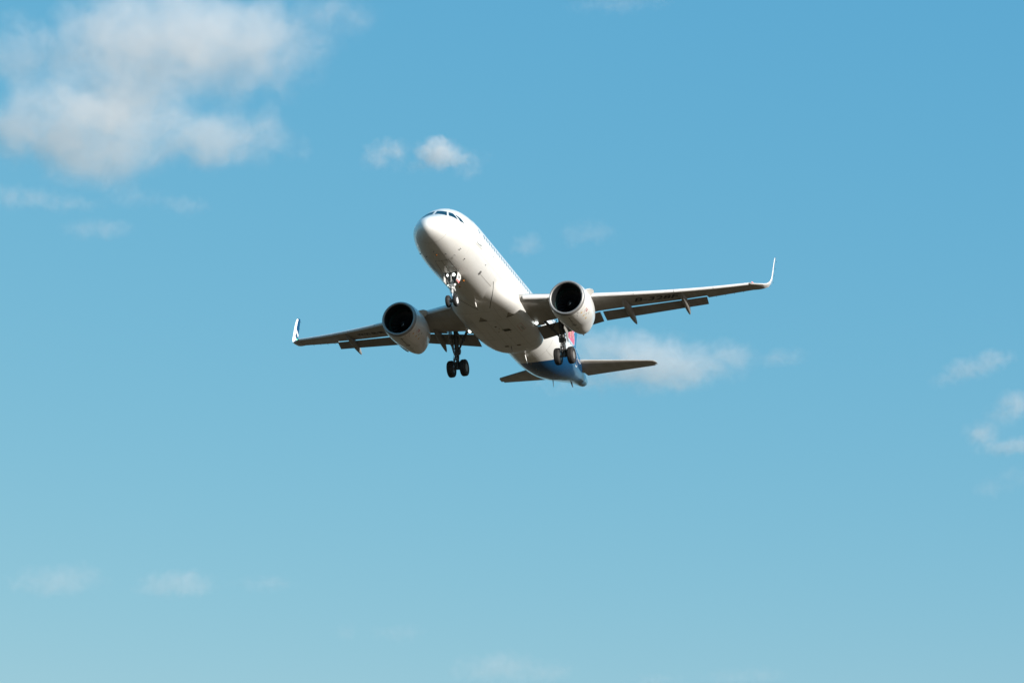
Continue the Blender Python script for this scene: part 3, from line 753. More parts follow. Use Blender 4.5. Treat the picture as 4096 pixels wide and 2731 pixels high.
# ---------------------------------------------------------------- engines
EX, EY, EZ = 11.02, 5.75, -2.19
OUT = [(0, 1.085), (.012, 1.115), (.035, 1.145), (.08, 1.175), (.14, 1.195), (.205, 1.208)]
COWL = [(.20, 1.206), (.5, 1.250), (.8, 1.285), (1.2, 1.30), (1.7, 1.30), (2.2, 1.275), (2.7, 1.215), (3.2, 1.125), (3.6, 1.035), (3.95, .95), (3.97, .92), (3.6, .93)]
INN = [(0, 1.085), (.012, 1.06), (.035, 1.035), (.07, 1.015)]
DUCT = [(.068, 1.016), (.13, .993), (.22, .978), (.36, .968), (.6, .967), (.9, .98)]
def cowl_r(x): return float(np.interp(x, [p for p, _ in COWL[:10]], [r for _, r in COWL[:10]]))
def engine(s):
    c = np.array([EX, s * EY, EZ]); n = 64
    tt = np.linspace(0, 2 * math.pi, n, endpoint=False)
    def chin(x, t):      # the gearbox and drain fairing swells the underside towards the back
        k = max(0, math.sin(-t)); u = np.clip((x - 2.2) / 1.5, 0, 1); return .20 * u * u * (3 - 2 * u) * k ** 5
    def stretch(x, t):   # the nozzle edge is cut back at the sides and reaches furthest under the chin
        u = max(0, x - 2.4) / 1.55; return u * (-.16 + .30 * max(0, -math.sin(t)) ** 2.5)
    def ring(x, r, bump=True, e=0.0): return [c + np.array([x + (stretch(x, t) if bump else 0), (r + e + (chin(x, t) if bump else 0)) * math.cos(t), (r + e + (chin(x, t) if bump else 0)) * math.sin(t)]) for t in tt]
    xs_ = [.20] + list(np.linspace(.35, 3.95, 24))
    rs = [ring(x, float(pchip([p for p, _ in COWL[:10]], [r for _, r in COWL[:10]], x))) for x in xs_] + [ring(3.96, .92), ring(3.3, .93, False)]
    e = MB().rings(rs, caps=False).build('engine', 'white', jet, smooth=50)
    lip = [ring(x, r, False, .002) for x, r in OUT[::-1]] + [ring(x, r, False) for x, r in INN[1:]]
    MB().rings(lip, caps=False).build('inlet_lip', 'lipmetal', e, smooth=70)
    MB().rings([ring(x, r, False) for x, r in DUCT], caps=False).build('inlet_duct', 'duct', e)
    MB().rings([ring(x, r, False) for x, r in ((.90, .98), (.95, .972), (1.18, .972), (1.45, .985))], caps=False).build('fan_case_ring', 'ring', e)
    # fan
    b = MB()
    for k in range(20):
        a = 2 * math.pi * k / 20; v = []
        for j in range(7):
            r = .28 + (.955 - .28) * j / 6; tw = .35 + .75 * j / 6; sw = .10 * math.sin(j / 6 * math.pi)
            ch = .22 + .07 * j / 6
            for q in (-.5, -.17, .17, .5):
                da = q * ch * math.sin(tw) / r * 1.25; v.append(c + np.array([1.36 + q * ch * math.cos(tw) + sw, r * math.cos(a + da), r * math.sin(a + da)]))
        b.add(v, [(j*4+i, j*4+i+1, (j+1)*4+i+1, (j+1)*4+i) for j in range(6) for i in range(3)])
    b.build('fan', 'fan', e)
    MB().revolve([(1.62, .985), (1.62, .01)], c, 'x', 40).build('fan_backing', 'black', e)
    MB().revolve([(.84, .004), (.88, .05), (.97, .12), (1.10, .20), (1.24, .27), (1.34, .30)], c, 'x', 32).build('spinner', 'black', e, smooth=80)
    v = []; N = 14                                     # the white comma painted on the spinner
    for k in range(N + 1):
        u = k / N; x = .90 + .18 * u; r = float(np.interp(x, [.84, .88, .97, 1.10, 1.24], [.004, .05, .12, .20, .27])) + .006; a = -2.3 + 1.5 * u + (0 if s < 0 else .2); w = .8 * (1 - u) * (1 - .3 * u) + .05
        for q in (-.5, 0, .5): v.append(c + np.array([x - .004, r * math.cos(a + w * q), r * math.sin(a + w * q)]))
    MB().add(v, [(3*k+i, 3*k+i+1, 3*k+4+i, 3*k+3+i) for k in range(N) for i in (0, 1)]).build('spinner_mark', 'flowerwhite', e)
    # strakes on both shoulders
    for q in (-1, 1):
        a = math.radians(90 - q * 50); rd = np.array([0, math.cos(a), math.sin(a)]); tn = np.array([0, -math.sin(a), math.cos(a)])
        P = [(1.15, cowl_r(1.15) - .04), (1.30, 1.40), (1.55, 1.58), (1.95, 1.70), (2.25, 1.70), (2.42, 1.60), (2.40, cowl_r(2.4) - .04)]
        MB().slab([c + np.array([x, 0, 0]) + rd * r for x, r in P], tn * .03).build('strake', 'white', e, smooth=0)
    # core nozzle and plug
    MB().rings([ring(x, r, False) for x, r in ((3.2, .72), (3.9, .66), (4.5, .52), (4.9, .42), (4.88, .38), (4.2, .40))], caps=False).build('exhaust_nozzle', 'lipmetal', e)
    MB().revolve([(4.2, .34), (4.9, .30), (5.4, .12), (5.6, .02)], c, 'x', 32).build('exhaust_plug', 'geardark', e)
    # marks on the cowl: a point at distance x, angle t (0 = outward port/starboard side seen by +y)
    def sk(x, t, off): return c + np.array([x, (cowl_r(x) + chin(x, t) + off) * math.cos(t), (cowl_r(x) + chin(x, t) + off) * math.sin(t)])
    def cl(b, pts, w, off=.006, sub=8, mi=0): strip(b, pts, w, off, sub, mi, surf=sk)
    b = MB()
    cl(b, [(.46, math.radians(k)) for k in range(0, 361, 15)], .016, sub=2)
    cl(b, [(.46, math.radians(-91.5)), (3.3, math.radians(-91.5))], .014); cl(b, [(.22, math.radians(-108)), (.46, math.radians(-108))], .014); cl(b, [(.22, math.radians(-70)), (.46, math.radians(-70))], .014)
    cl(b, [(2.45, math.radians(k)) for k in range(0, 361, 15)], .014, sub=2)
    cl(b, [(.5, math.radians(-104)), (2.4, math.radians(-110))], .012); cl(b, [(3.3, math.radians(-120)), (3.3, math.radians(-60))], .03)
    b.build('panel_gap', 'line', e)
    b = MB()
    cl(b, [(.42, math.radians(-91)), (1.10, math.radians(-92))], .03, .008)
    for x, w_, wd in ((.58, 5.5, .03), (1.04, 5.5, .03), (1.26, 3, .05), (1.50, 5.5, .03), (1.64, 4, .04), (1.78, 7, .07), (1.95, 3.5, .05), (2.54, 6, .03)): cl(b, [(x, math.radians(-92 - w_)), (x + .02, math.radians(-92 + w_))], wd, .008)
    cl(b, [(.28, math.radians(-121)), (.39, math.radians(-121))], .02, .008); cl(b, [(.30, math.radians(-124)), (.37, math.radians(-124))], .03, .008); cl(b, [(.52, math.radians(-117)), (.63, math.radians(-116))], .025, .008)
    b.build('stencil_mark', M['seam'], e)
    b = MB()
    for k, (x, t) in enumerate(((.61, 229), (1.09, 229), (1.60, 229))):
        t0 = math.radians(t)
        P = [(x, t0 + .065), (x - .07, t0 - .005), (x - .035, t0 - .005), (x - .035, t0 - .065), (x + .035, t0 - .065), (x + .035, t0 - .005), (x + .07, t0 - .005)]
        b.add([sk(p, q, .008) for p, q in P], [(0, 1, 6), (1, 2, 5, 6), (2, 3, 4, 5)])
    b.build('arrow_mark', 'yellow', e)
    b = MB()
    cl(b, [(.83, math.radians(223)), (.86, math.radians(206))], .022, .008); cl(b, [(1.0, math.radians(209)), (1.0, math.radians(214))], .06, .008); cl(b, [(.92, math.radians(214)), (1.08, math.radians(214))], .045, .008); cl(b, [(.92, math.radians(209)), (1.08, math.radians(209))], .045, .008)
    cl(b, [(.78, math.radians(208)), (.78, math.radians(211))], .05, .008)
    b.build('warning_mark', 'redtext', e)
    b = MB()
    for x, t in ((.74, 216), (1.20, 220), (1.25, 219), (1.46, 211), (1.51, 212)): cl(b, [(x, math.radians(t - 3)), (x, math.radians(t + 3))], .05, .008)
    b.build('stencil_text', mat('stencil grey', (.42, .42, .4), .5), e)
    b = MB()
    for k in range(17):
        t = math.radians(-104 + 2 * k); p = c + np.array([.17, 1.200 * math.cos(t), 1.200 * math.sin(t)]); b.box(p, (.04, .016, .016))
    b.build('vent_holes', 'seam', e)
    # pylon
    rs = []
    for x, zb, zt2, w in ((12.35, EZ + 1.20, EZ + 1.28, .06), (12.9, EZ + 1.18, EZ + 1.42, .15), (13.8, EZ + 1.1, -.80, .20), (14.6, EZ + .95, -.80, .21), (15.4, EZ + .78, -.85, .20), (16.2, EZ + .72, -1.0, .14), (16.9, EZ + .85, -1.0, .05)):
        rs.append([np.array([x, s * (EY) + p * w, q]) for p, q in ((-1, zb), (-1, zt2), (-.5, zt2 + .05), (.5, zt2 + .05), (1, zt2), (1, zb), (.5, zb - .05), (-.5, zb - .05))])
    MB().rings(rs).build('pylon', 'white', e)
engine(-1); engine(1)

# ---------------------------------------------------------------- tail
def surf(name, secs, m_, s, parent, f0, f1, vert=False, n=12):
    """lifting surface between chord fractions f0..f1; secs: (span, xLE, zLE, xTE, zTE, t/c)"""
    rs = []
    for y, xl, zl, xt, zt_, t in secs:
        c = xt - xl; r = []
        fr = [f0 + (f1 - f0) * (k / n) ** 1.6 for k in range(n + 1)]
        for f in fr[::-1]:
            q = c * yt(f, t)
            r.append(np.array([xl + f * c, q, y]) if vert else np.array([xl + f * c, s * y, zl + f * (zt_ - zl) + q]))
        for f in fr[(1 if f0 == 0 else 0):(-1 if f1 == 1 else None)]:
            q = c * yt(f, t)
            r.append(np.array([xl + f * c, -q, y]) if vert else np.array([xl + f * c, s * y, zl + f * (zt_ - zl) - q]))
        rs.append(r)
    return MB().rings(rs).build(name, m_, parent, smooth=40)
M['tailgrey'] = mat('tailplane paint', (0.46, 0.45, 0.43), 0.38, coat=0.2, noise=0.6, nscale=(0.6, 2.0, 2.0), ncol=(0.27, 0.25, 0.21))
for s in (-1, 1):
    sec = [(.45, 30.62, .66, 34.86, .70, .11), (1.3, 31.30, .76, 35.03, .79, .105), (3.5, 33.01, 1.06, 35.60, 1.08, .10), (5.9, 34.88, 1.39, 36.22, 1.40, .09)]
    tip = [(5.9, 34.88, 1.39, 36.22, 1.40, .09), (6.05, 35.0, 1.41, 36.26, 1.42, .085), (6.17, 35.22, 1.43, 36.29, 1.435, .07), (6.23, 35.55, 1.44, 36.30, 1.44, .05)]
    h = surf('tailplane', sec + tip[1:], 'tailgrey', s, jet, 0, .72)
    surf('elevator', [(1.0, 31.05, .71, 34.97, .76, .105)] + [q for q in sec[1:]] + tip[1:2], 'tailgrey', s, h, .728, 1)
    b = MB()
    for a_, d_, w in ((1.55, 5.75, .10),):
        P = []
        for k in range(13):
            y = a_ + (d_ - a_) * k / 12; xl = interp(y, [1.3, 3.5, 5.9], [31.30, 33.01, 34.88]); zl = interp(y, [1.3, 3.5, 5.9], [.76, 1.06, 1.39]); c = interp(y, [1.3, 5.9], [3.73, 1.34])
            for f in (.012, .035): P.append(np.array([xl + f * c, s * y, zl - c * yt(f, .10) - .006]))
        b.add(P, [(2*k, 2*k+1, 2*k+3, 2*k+2) for k in range(12)])
    b.build('erosion_strip', mat('erosion strip brown', (.19, .155, .12), .5), h)
fin_sec = [(1.55, 28.6, 0, 34.70, 0, .10), (2.2, 29.65, 0, 34.95, 0, .10), (4.5, 31.9, 0, 35.82, 0, .095), (7.3, 34.65, 0, 36.90, 0, .09), (7.62, 35.2, 0, 37.0, 0, .06)]
fin = surf('tail_fin', fin_sec, 'blue', 1, jet, 0, .70, vert=True)
rud = surf('rudder', fin_sec[1:4], 'blue', 1, fin, .706, 1, vert=True)
# the pink blossom on both sides of the fin
def fin_half(x, z):
    xl = interp(z, [q[0] for q in fin_sec], [q[1] for q in fin_sec]); xt = interp(z, [q[0] for q in fin_sec], [q[3] for q in fin_sec]); f = (x - xl) / (xt - xl)
    return (xt - xl) * yt(min(max(f, .001), 1), interp(z, [q[0] for q in fin_sec], [q[5] for q in fin_sec]))
for s in (-1, 1):
    cx_, cz_ = 33.2, 4.1
    def petal(b, a, L, W, off, mi):
        v = [(0, 0)]; K = 20
        for k in range(K):
            u = 2 * math.pi * k / K; v.append((L * (.5 - .5 * math.cos(u)), W * math.sin(u) * (.55 + .45 * (.5 - .5 * math.cos(u)))))
        P = []
        for p, q in v:
            x = cx_ + p * math.cos(a) - q * math.sin(a); z = cz_ + p * math.sin(a) + q * math.cos(a); P.append(np.array([x, s * (fin_half(x, z) + off), z]))
        ctr = sum(P[1:]) / K; P[0] = ctr
        b.add(P, [(0, 1 + k, 1 + (k + 1) % K) for k in range(K)], mi)
    b = MB()
    for k in range(5):
        a = math.radians(-90 - 20 + 72 * k); petal(b, a, 1.62, .86, .008 + .001 * k, 1); petal(b, a, 1.52, .76, .016 + .001 * k, 0)
    for k in range(5):
        a = math.radians(-90 - 20 + 72 * k); petal(b, a, .95, .20, .028 + .001 * k, 1); petal(b, a, .88, .15, .034 + .001 * k, 2)
    b.build('flower_emblem', ['pink', 'flowerwhite', 'orange'], fin, smooth=60)

# ---------------------------------------------------------------- landing gear
def wheel(parent, c, R_, W, rim_m, rr, dish):
    h = W / 2
    P = [(-h * .78, rr), (-h * .95, rr + (R_ - rr) * .25), (-h, rr + (R_ - rr) * .55), (-h * .93, rr + (R_ - rr) * .80), (-h * .74, R_ * .965), (-h * .5, R_ * .99)]
    gr = [(-h * .36, R_), (-h * .34, R_ - .012), (-h * .30, R_ - .012), (-h * .28, R_), (-h * .06, R_), (-h * .04, R_ - .012), (h * .04, R_ - .012), (h * .06, R_), (h * .28, R_), (h * .30, R_ - .012), (h * .34, R_ - .012), (h * .36, R_)]
    P = P + gr + [(-a, r) for a, r in P[::-1]]
    MB().revolve(P, c, 'y', 44).build('tyre', 'tyre', parent, smooth=35)
    b = MB()
    b.revolve([(-h * .80, rr), (-h * .86, rr * 1.03), (-h * .84, rr * .93), (-h * dish, rr * .80), (-h * dish, rr * .50), (-h * .75, rr * .40), (-h * .75, .02), (h * .75, .02), (h * .75, rr * .40), (h * dish, rr * .50), (h * dish, rr * .80), (h * .84, rr * .93), (h * .86, rr * 1.03), (h * .80, rr)], c, 'y', 36)
    if rim_m == 'rimdark':
        for q in (-1, 1): b.revolve([(q * h * .845, rr * .90), (q * h * .875, rr * .93), (q * h * .875, rr * 1.0), (q * h * .84, rr * 1.03)], c, 'y', 36, mi=1)
        b.build('wheel_rim', ['geardark', 'rimdark'], parent, smooth=30)
    else: b.build('wheel_rim', rim_m, parent, smooth=30)

def nose_gear():
    ax = np.array([4.98, 0, -3.90]); b = MB()
    b.tube((4.98, 0, -2.60), (4.98, 0, -3.10), .105); b.tube((4.98, 0, -2.55), (4.98, 0, -2.70), .14); b.tube((4.98, 0, -3.05), (4.98, 0, -3.12), .15)
    b.tube((4.98, 0, -3.10), (4.98, 0, -3.36), .088); b.tube((4.98, 0, -3.33), (4.98, 0, -3.38), .10)
    b.tube((4.90, .19, -2.88), (4.90, -.19, -2.88), .055); b.tube((4.95, .16, -2.80), (4.95, .16, -3.0), .07); b.tube((4.95, -.10, -2.92), (5.08, -.17, -3.22), .055)
    b.tube((4.86, .03, -2.02), (4.88, .03, -2.62), .03)
    g = b.build('nose_gear', 'gearwhite', jet)
    MB().tube((4.98, 0, -3.34), (4.98, 0, -3.86), .066).build('piston', 'chrome', g)
    b = MB(); b.tube((4.98, -.25, -3.90), (4.98, .25, -3.90), .06); b.tube((4.98, 0, -3.80), (4.98, 0, -3.97), .085)
    for y in (-.05, .05): b.tube((5.10, y, -3.20), (5.26, y, -3.50), .025); b.tube((5.26, y, -3.50), (5.05, y, -3.84), .025)
    b.build('axle', 'geardark', g)
    b = MB()
    for y in (-1, 1):
        b.slab([(4.98, y * .40, -2.02), (4.98, y * .44, -2.12), (4.98, y * .16, -2.56), (4.98, y * .07, -2.62), (4.98, y * .07, -2.02)], (.10, 0, 0)); b.tube((5.05, y * .44, -2.10), (5.0, y * .10, -2.75), .035)
    b.tube((4.98, -.42, -2.05), (4.98, .42, -2.05), .07); b.tube((5.9, .0, -1.9), (5.02, 0, -2.9), .06); b.box((4.80, .05, -2.06), (.16, .26, .12))
    b.tube((4.85, .30, -2.5), (4.95, .16, -2.85), .03)
    b.build('trunnion', 'geardark', g)
    for y in (-.25, .25): wheel(g, (4.98, y, -3.90), .385, .225, 'rim', .20, .55)
    for y, z, r in ((.25, -2.20, .075), (-.16, -2.20, .10)):
        p = np.array([4.86, y, z]); MB().tube(p, p + np.array([.12, 0, .03]), r * 1.06, r * .6).build('light_housing', 'metal', g)
        MB().tube(p - np.array([.004, 0, 0]), p - np.array([.022, 0, .006]), r, n=20).build('landing_light', 'lamp', g)
    for y, k in ((.22, 'lampsoft'), (-.22, 'lamp')):
        p = np.array([4.90, y, -2.86]); MB().tube(p, p + np.array([.10, 0, .02]), .062, .04).build('light_housing', 'metal', g)
        MB().tube(p - np.array([.004, 0, 0]), p - np.array([.02, 0, .004]), .056, n=16).build('turnoff_light', k, g)
    for s in (-1, 1):
        P = [(4.78, s * .46, -2.08), (5.34, s * .46, -2.08), (5.38, s * .445, -2.30), (5.04, s * .40, -2.76), (4.60, s * .40, -2.72)]
        MB().slab(P, (0, .03, 0)).build('gear_door', 'white', g, smooth=0)
        y_ = lambda z: s * (.46 + (z + 2.08) * .09 + .022)
        P = [(4.655, -2.58), (5.17, -2.58), (5.045, -2.75), (4.61, -2.715)]
        MB().slab([(x, y_(z), z) for x, z in P], (0, .006, 0)).build('warning_flag', 'red', g, smooth=0)
        b = MB()
        for k in range(3):
            for q in (0, 1): b.slab([(4.74 + .10 * k, y_(-2.61 - .06 * q) + s * .006, -2.61 - .06 * q), (4.80 + .10 * k, y_(-2.61 - .06 * q) + s * .006, -2.61 - .06 * q), (4.795 + .10 * k, y_(-2.64 - .06 * q) + s * .006, -2.645 - .06 * q), (4.735 + .10 * k, y_(-2.64 - .06 * q) + s * .006, -2.645 - .06 * q)], (0, .003, 0))
        b.build('flag_stencil', 'flowerwhite', g, smooth=0)
        u, v, f, a = text_mesh('28F', fat=0.0)
        W_, H_ = .30, .17
        P = []
        for p, q in zip(u, v):
            x = (4.86 + p * W_) if s < 0 else (4.86 + (1 - p) * W_); z = -2.44 + q * H_; P.append((x, y_(z) - s * .0 + s * .002, z))
        obj('lettering', P, f, 'black', g, smooth=0)
nose_gear()

def main_gear(s):
    Y = 3.80; b = MB()
    b.tube((16.95, s * 3.72, -1.15), (17.42, s * 3.78, -2.75), .17, .155); b.tube((17.38, s * 3.78, -2.62), (17.46, s * 3.78, -2.86), .21); b.tube((17.42, s * 3.78, -2.75), (17.60, s * 3.80, -3.35), .125, .115)
    b.tube((17.58, s * 3.8, -3.30), (17.64, s * 3.8, -3.82), .15, .19); b.tube((17.62, s * (Y - .55), -3.77), (17.62, s * (Y + .55), -3.77), .085)
    b.box((17.35, s * 3.62, -2.62), (.25, .22, .24)); b.box((17.32, s * 3.60, -2.80), (.16, .16, .14))
    b.tube((17.30, s * 3.95, -1.4), (17.36, s * 3.86, -3.2), .03); b.tube((17.25, s * 3.66, -1.8), (17.40, s * 3.66, -3.5), .025)
    g = b.build('main_gear', 'geardark', jet)
    b = MB()
    for y in (-.09, .09): b.tube((17.34, s * 3.8 + y, -2.95), (17.12, s * 3.8 + y, -3.30), .04); b.tube((17.12, s * 3.8 + y, -3.30), (17.50, s * 3.8 + y, -3.72), .04)
    b.tube((17.12, s * 3.8 - .13, -3.30), (17.12, s * 3.8 + .13, -3.30), .05)
    b.build('torsion_link', 'geardark', g)
    b = MB(); rnd = random.Random(3)
    for k in range(9):
        a = np.array([17.33 + rnd.uniform(-.08, .1), s * 3.8 + rnd.uniform(-.22, .22), -2.8]); d = np.array([17.45 + rnd.uniform(-.1, .1), s * 3.8 + rnd.uniform(-.26, .26), -3.45]); m_ = (a + d) / 2 + np.array([rnd.uniform(-.12, .02), rnd.uniform(-.06, .06), 0])
        b.tube(a, m_, .014, n=6); b.tube(m_, d, .014, n=6)
    b.build('brake_hose', 'metal', g)
    b = MB(); b.tube((17.36, s * 3.64, -2.55), (16.95, s * 3.16, -1.98), .075, .065); b.tube((16.95, s * 3.16, -1.98), (16.45, s * 2.62, -1.36), .085, .095); b.tube((16.95, s * 3.16, -1.98), (16.75, s * 3.55, -1.45), .03); b.box((16.95, s * 3.16, -1.98), (.18, .16, .2))
    b.build('side_stay', 'geardark', g)
    P = [(16.62, -1.15), (16.62, -2.20), (17.10, -2.34), (17.45, -2.72), (17.72, -2.78), (17.60, -2.1), (17.42, -1.15)]
    MB().slab([(x, s * (4.14 - .10 * (z + 1.15) / -1.6), z) for x, z in P], (0, .04, 0)).tube((17.3, s * 3.86, -1.7), (17.3, s * 4.12, -1.7), .04).tube((17.4, s * 3.86, -2.4), (17.4, s * 4.08, -2.4), .04).build('gear_door', 'flap', g, smooth=0)
    for y in (-.464, .464): wheel(g, (17.62, s * Y + y, -3.77), .585, .42, 'rimdark', .27, .30)
main_gear(-1); main_gear(1)

# ---------------------------------------------------------------- clouds: each a volume of its own, kilometres away
def cloud(label, az, el, dist, dens, blobs, seed):
    """blobs: (right, up, half width, half height, strength) in metres round the cloud's centre"""
    a, e = R(az), R(el)
    ctr = Vector((math.cos(a) * math.cos(e), math.sin(a) * math.cos(e), math.sin(e))) * dist + cam.matrix_world.translation
    right = Vector((math.sin(a), -math.cos(a), 0)); back = Vector((math.cos(a), math.sin(a), 0))
    rnd = random.Random(seed); B = []
    for x, y, rx, ry, s in blobs:
        rz = min(rx, 1.6 * ry); B.append((x, rnd.uniform(-.3, .3) * rz, y, rx * 1.45, rz * 1.4, ry * 1.5, s))
    bm = bmesh.new()
    for x, d, y, rx, rz, ry, s in B:
        for i in range(-3, 4):
            for j in range(12):
                p, q = i * math.pi / 6.5, j * math.pi / 6 + .2 * i
                bm.verts.new((x + rx * math.cos(p) * math.cos(q), d + rz * math.cos(p) * math.sin(q), y + ry * math.sin(p)))
    ret = bmesh.ops.convex_hull(bm, input=bm.verts)
    loose = [v for v in bm.verts if not v.link_faces]
    bmesh.ops.delete(bm, geom=loose, context='VERTS')
    bmesh.ops.recalc_face_normals(bm, faces=bm.faces)
    me = bpy.data.meshes.new('cloud'); bm.to_mesh(me); bm.free()
    o = bpy.data.objects.new('cloud', me); scene.collection.objects.link(o)
    mw = Matrix.Identity(4)
    for k in range(3): mw[k][0], mw[k][1], mw[k][2], mw[k][3] = right[k], back[k], (0, 0, 1)[k], ctr[k]
    o.matrix_world = mw
    o['label'] = label; o['category'] = 'cloud'; o['group'] = 'clouds in the blue sky'
    mt = bpy.data.materials.new('cloud vapour'); mt.use_nodes = True; t = mt.node_tree; t.nodes.clear()
    N = t.nodes.new; Lk = t.links.new
    def val(op, a_, b_=None, c_=None):
        n = N('ShaderNodeMath'); n.operation = op
        for k, v in enumerate((a_, b_, c_)):
            if v is None: continue
            if hasattr(v, 'links'): Lk(v, n.inputs[k])
            else: n.inputs[k].default_value = v
        return n.outputs[0]
    tc = N('ShaderNodeTexCoord'); size = sum(b[3] for b in B) / len(B); fine = sum(b[5] for b in B) / len(B)
    off = N('ShaderNodeVectorMath'); off.operation = 'ADD'; off.inputs[1].default_value = (seed * 311.7, seed * 97.3, seed * 53.1); Lk(tc.outputs['Object'], off.inputs[0])
    # warp the space a little so that edges curl
    wn = N('ShaderNodeTexNoise'); wn.inputs['Scale'].default_value = 1.1 / fine; wn.inputs['Detail'].default_value = 3; Lk(off.outputs[0], wn.inputs['Vector'])
    ws = N('ShaderNodeVectorMath'); ws.operation = 'SUBTRACT'; ws.inputs[1].default_value = (.5, .5, .5); Lk(wn.outputs['Color'], ws.inputs[0])
    wm = N('ShaderNodeVectorMath'); wm.operation = 'SCALE'; wm.inputs['Scale'].default_value = fine * 1.1; Lk(ws.outputs[0], wm.inputs[0])
    wp = N('ShaderNodeVectorMath'); wp.operation = 'ADD'; Lk(tc.outputs['Object'], wp.inputs[0]); Lk(wm.outputs[0], wp.inputs[1])
    best = None
    for x, d, y, rx, rz, ry, s in B:
        sb = N('ShaderNodeVectorMath'); sb.operation = 'SUBTRACT'; sb.inputs[1].default_value = (x, d, y); Lk(wp.outputs[0], sb.inputs[0])
        dv = N('ShaderNodeVectorMath'); dv.operation = 'DIVIDE'; dv.inputs[1].default_value = (rx, rz, ry); Lk(sb.outputs[0], dv.inputs[0])
        ln = N('ShaderNodeVectorMath'); ln.operation = 'LENGTH'; Lk(dv.outputs[0], ln.inputs[0])
        q = val('MULTIPLY', val('SUBTRACT', 1.0, ln.outputs['Value']), s)
        best = q if best is None else val('SMOOTH_MAX', best, q, .15)
    # streaky fine noise for torn edges, broad noise for lumps
    fo = N('ShaderNodeVectorMath'); fo.operation = 'ADD'; fo.inputs[1].default_value = (seed * 311.7, seed * 97.3, seed * 53.1); Lk(wp.outputs[0], fo.inputs[0])
    nz = N('ShaderNodeTexNoise'); nz.inputs['Scale'].default_value = 1.5 / fine; nz.inputs['Detail'].default_value = 10; nz.inputs['Roughness'].default_value = .62; nz.inputs['Distortion'].default_value = .6; Lk(fo.outputs[0], nz.inputs['Vector'])
    big = N('ShaderNodeTexNoise'); big.inputs['Scale'].default_value = .55 / fine; big.inputs['Detail'].default_value = 2; Lk(off.outputs[0], big.inputs['Vector'])
    body = val('ADD', val('ADD', best, val('MULTIPLY', val('SUBTRACT', nz.outputs[0], .5), 1.9)), val('MULTIPLY', val('SUBTRACT', big.outputs[0], .5), .9))
    rp = N('ShaderNodeMapRange'); rp.interpolation_type = 'SMOOTHSTEP'; rp.inputs[1].default_value = -.02; rp.inputs[2].default_value = 1.0; Lk(body, rp.inputs[0])
    edge = N('ShaderNodeMapRange'); edge.inputs[1].default_value = 0.0; edge.inputs[2].default_value = .3; Lk(best, edge.inputs[0])
    den = val('MULTIPLY', val('MULTIPLY', rp.outputs[0], edge.outputs[0]), dens * CLOUD_K / (sum(b[4] for b in B) / len(B)))
    pv = N('ShaderNodeVolumePrincipled'); pv.inputs['Color'].default_value = (.90, .89, .885, 1); pv.inputs['Anisotropy'].default_value = -.1
    Lk(den, pv.inputs['Density'])
    ou = N('ShaderNodeOutputMaterial'); Lk(pv.outputs[0], ou.inputs['Volume'])
    me.materials.append(mt)
CLOUD_K = 2.2
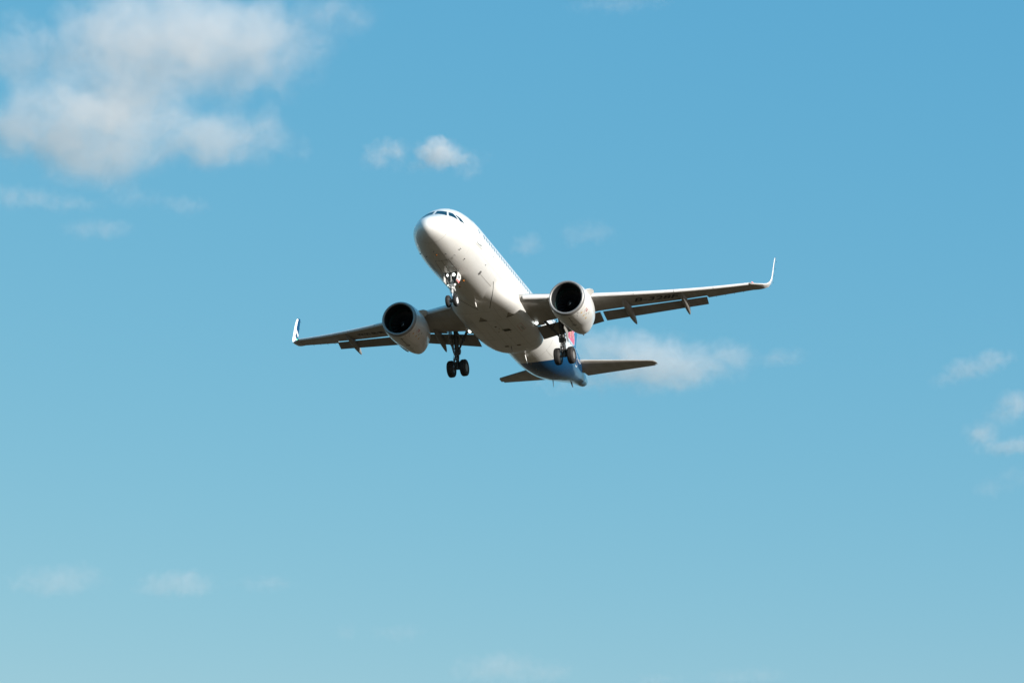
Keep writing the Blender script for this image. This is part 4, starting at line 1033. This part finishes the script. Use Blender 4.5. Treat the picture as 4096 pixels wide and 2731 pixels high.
CLOUDS = [
    ('huge hazy white cloud filling the upper left corner of the sky', 26.47, 24.22, 2600, 0.50, [(-8, 54, 116, 58, 1), (-165, 45, 68, 31, 0.9), (105, 64, 92, 53, 0.8), (-98, -65, 106, 53, 1), (-53, -19, 76, 56, 0.95), (-182, -67, 55, 35, 0.9), (62, -68, 87, 29, 0.92), (130, -48, 31, 19, 0.85), (210, 103, 55, 23, 0.4)]),
    ('small arched white cloud, the left one of the pair above the nose of the jet', 19.73, 22.44, 2500, 0.22, [(2, 7, 29, 11, 0.8), (-13, -8, 19, 11, 0.7), (11, 1, 13, 13, 0.7)]),
    ('small bright peaked white cloud just above the nose of the jet', 18.21, 22.32, 2500, 0.36, [(0, 2, 25, 16, 1), (5, 14, 12, 11, 0.9), (-29, -12, 24, 8, 0.4), (23, -4, 19, 9, 0.6)]),
    ('faint fleck of cloud right of the small peaked cloud above the jet', 17.13, 22.13, 2500, 0.12, [(-3, 3, 16, 11, 0.6), (-8, -12, 16, 9, 0.6), (11, 9, 16, 8, 0.3)]),
    ('thin upright sliver of cloud right of the tip of the huge cloud', 22.32, 22.61, 2500, 0.06, [(0, 0, 11, 19, 0.7)]),
    ('pale streak of cloud at the left edge below the huge cloud', 29.86, 20.92, 2100, 0.10, [(-13, 4, 40, 10, 0.8), (15, -1, 36, 9, 0.7), (-37, 2, 27, 11, 0.7), (35, -5, 18, 7, 0.5)]),
    ('small faint puff below the pale streak on the left', 28.46, 20.16, 2100, 0.10, [(10, 2, 27, 9, 0.8), (-10, -2, 22, 9, 0.6)]),
    ('thin wispy double streak right below the huge cloud', 26.68, 21.05, 2100, 0.09, [(-27, 3, 27, 10, 0.6), (-4, 3, 27, 8, 0.5), (31, -6, 20, 10, 0.7)]),
    ('large soft white cloud behind the tailplane of the jet', 12.65, 16.33, 3000, 0.33, [(13, 1, 83, 35, 1), (-46, 19, 58, 24, 0.9), (56, -16, 64, 29, 0.95), (-66, -25, 83, 19, 0.6), (43, 21, 22, 16, 0.8)]),
    ('faint ragged cloud just right of the large cloud behind the tail', 10.33, 16.23, 3000, 0.20, [(21, 2, 42, 22, 0.7), (-6, -18, 51, 19, 0.6), (-15, 16, 19, 16, 0.4)]),
    ('slanting narrow cloud, highest of those at the right edge', 2.70, 15.46, 2800, 0.17, [(16, 6, 21, 13, 0.9), (-11, -3, 33, 13, 0.9), (33, 9, 18, 10, 0.8), (-39, -12, 27, 12, 0.5)]),
    ('bright cloud cut by the right edge, below the slanting cloud', 2.19, 14.05, 2800, 0.22, [(22, 15, 24, 15, 1), (5, 3, 27, 15, 0.6), (-27, -18, 24, 12, 0.6)]),
    ('tiny oval puff of cloud near the right edge', 2.79, 13.48, 2800, 0.16, [(0, 0, 18, 11, 0.9)]),
    ('flat bar of cloud at the right edge below the tiny oval puff', 2.13, 13.14, 2800, 0.16, [(10, 1, 45, 10, 1), (-10, -1, 24, 8, 0.6)]),
    ('faint low cloud, lowest of those at the right edge', 2.37, 12.22, 2800, 0.09, [(-17, -4, 24, 13, 0.7), (17, 4, 27, 13, 0.6)]),
    ('long flat cloud low in the lower left corner', 29.31, 10.47, 3400, 0.09, [(5, -1, 69, 22, 0.9), (37, 9, 40, 18, 0.8), (-42, -8, 51, 13, 0.7)]),
    ('bright mound of cloud, right of the long flat cloud at lower left', 26.08, 10.36, 3400, 0.11, [(14, 3, 62, 20, 1), (-14, -3, 54, 14, 0.8)]),
    ('very faint thin cloud right of the bright mound at lower left', 23.45, 10.36, 3400, 0.07, [(0, 0, 51, 14, 0.6)]),
    ('flat pale cloud at the middle of the bottom edge', 16.34, 7.81, 3600, 0.10, [(-35, 7, 81, 25, 0.9), (35, -7, 65, 19, 0.7)]),
    ('faint broad cloud at the bottom edge right of the flat pale one', 11.21, 7.39, 3600, 0.07, [(79, 0, 69, 15, 0.6), (-79, 0, 54, 12, 0.5)]),
    ('faint smear of cloud just above the flat pale cloud at the bottom', 20.38, 8.98, 3600, 0.06, [(46, -3, 58, 15, 0.55), (-46, 3, 23, 15, 0.5)]),
    ('tiny faint wisp of cloud just above the port engine of the jet', 15.53, 19.83, 2800, 0.09, [(-4, -3, 21, 12, 0.8), (4, 3, 12, 10, 0.8)]),
    ('faint smear of cloud above the port wing, right of the tiny wisp', 13.77, 20.03, 2800, 0.09, [(0, 0, 36, 16, 0.8)]),
    ('faint thin cloud at the top edge right of the middle', 12.42, 26.37, 2400, 0.10, [(0, 0, 56, 10, 0.6)]),
    ('thin faint streak of cloud below the port wing tip of the jet', 8.24, 16.16, 2900, 0.10, [(0, 0, 34, 12, 0.8)]),
]
for k, c in enumerate(CLOUDS): cloud(*c, seed=k + 1)
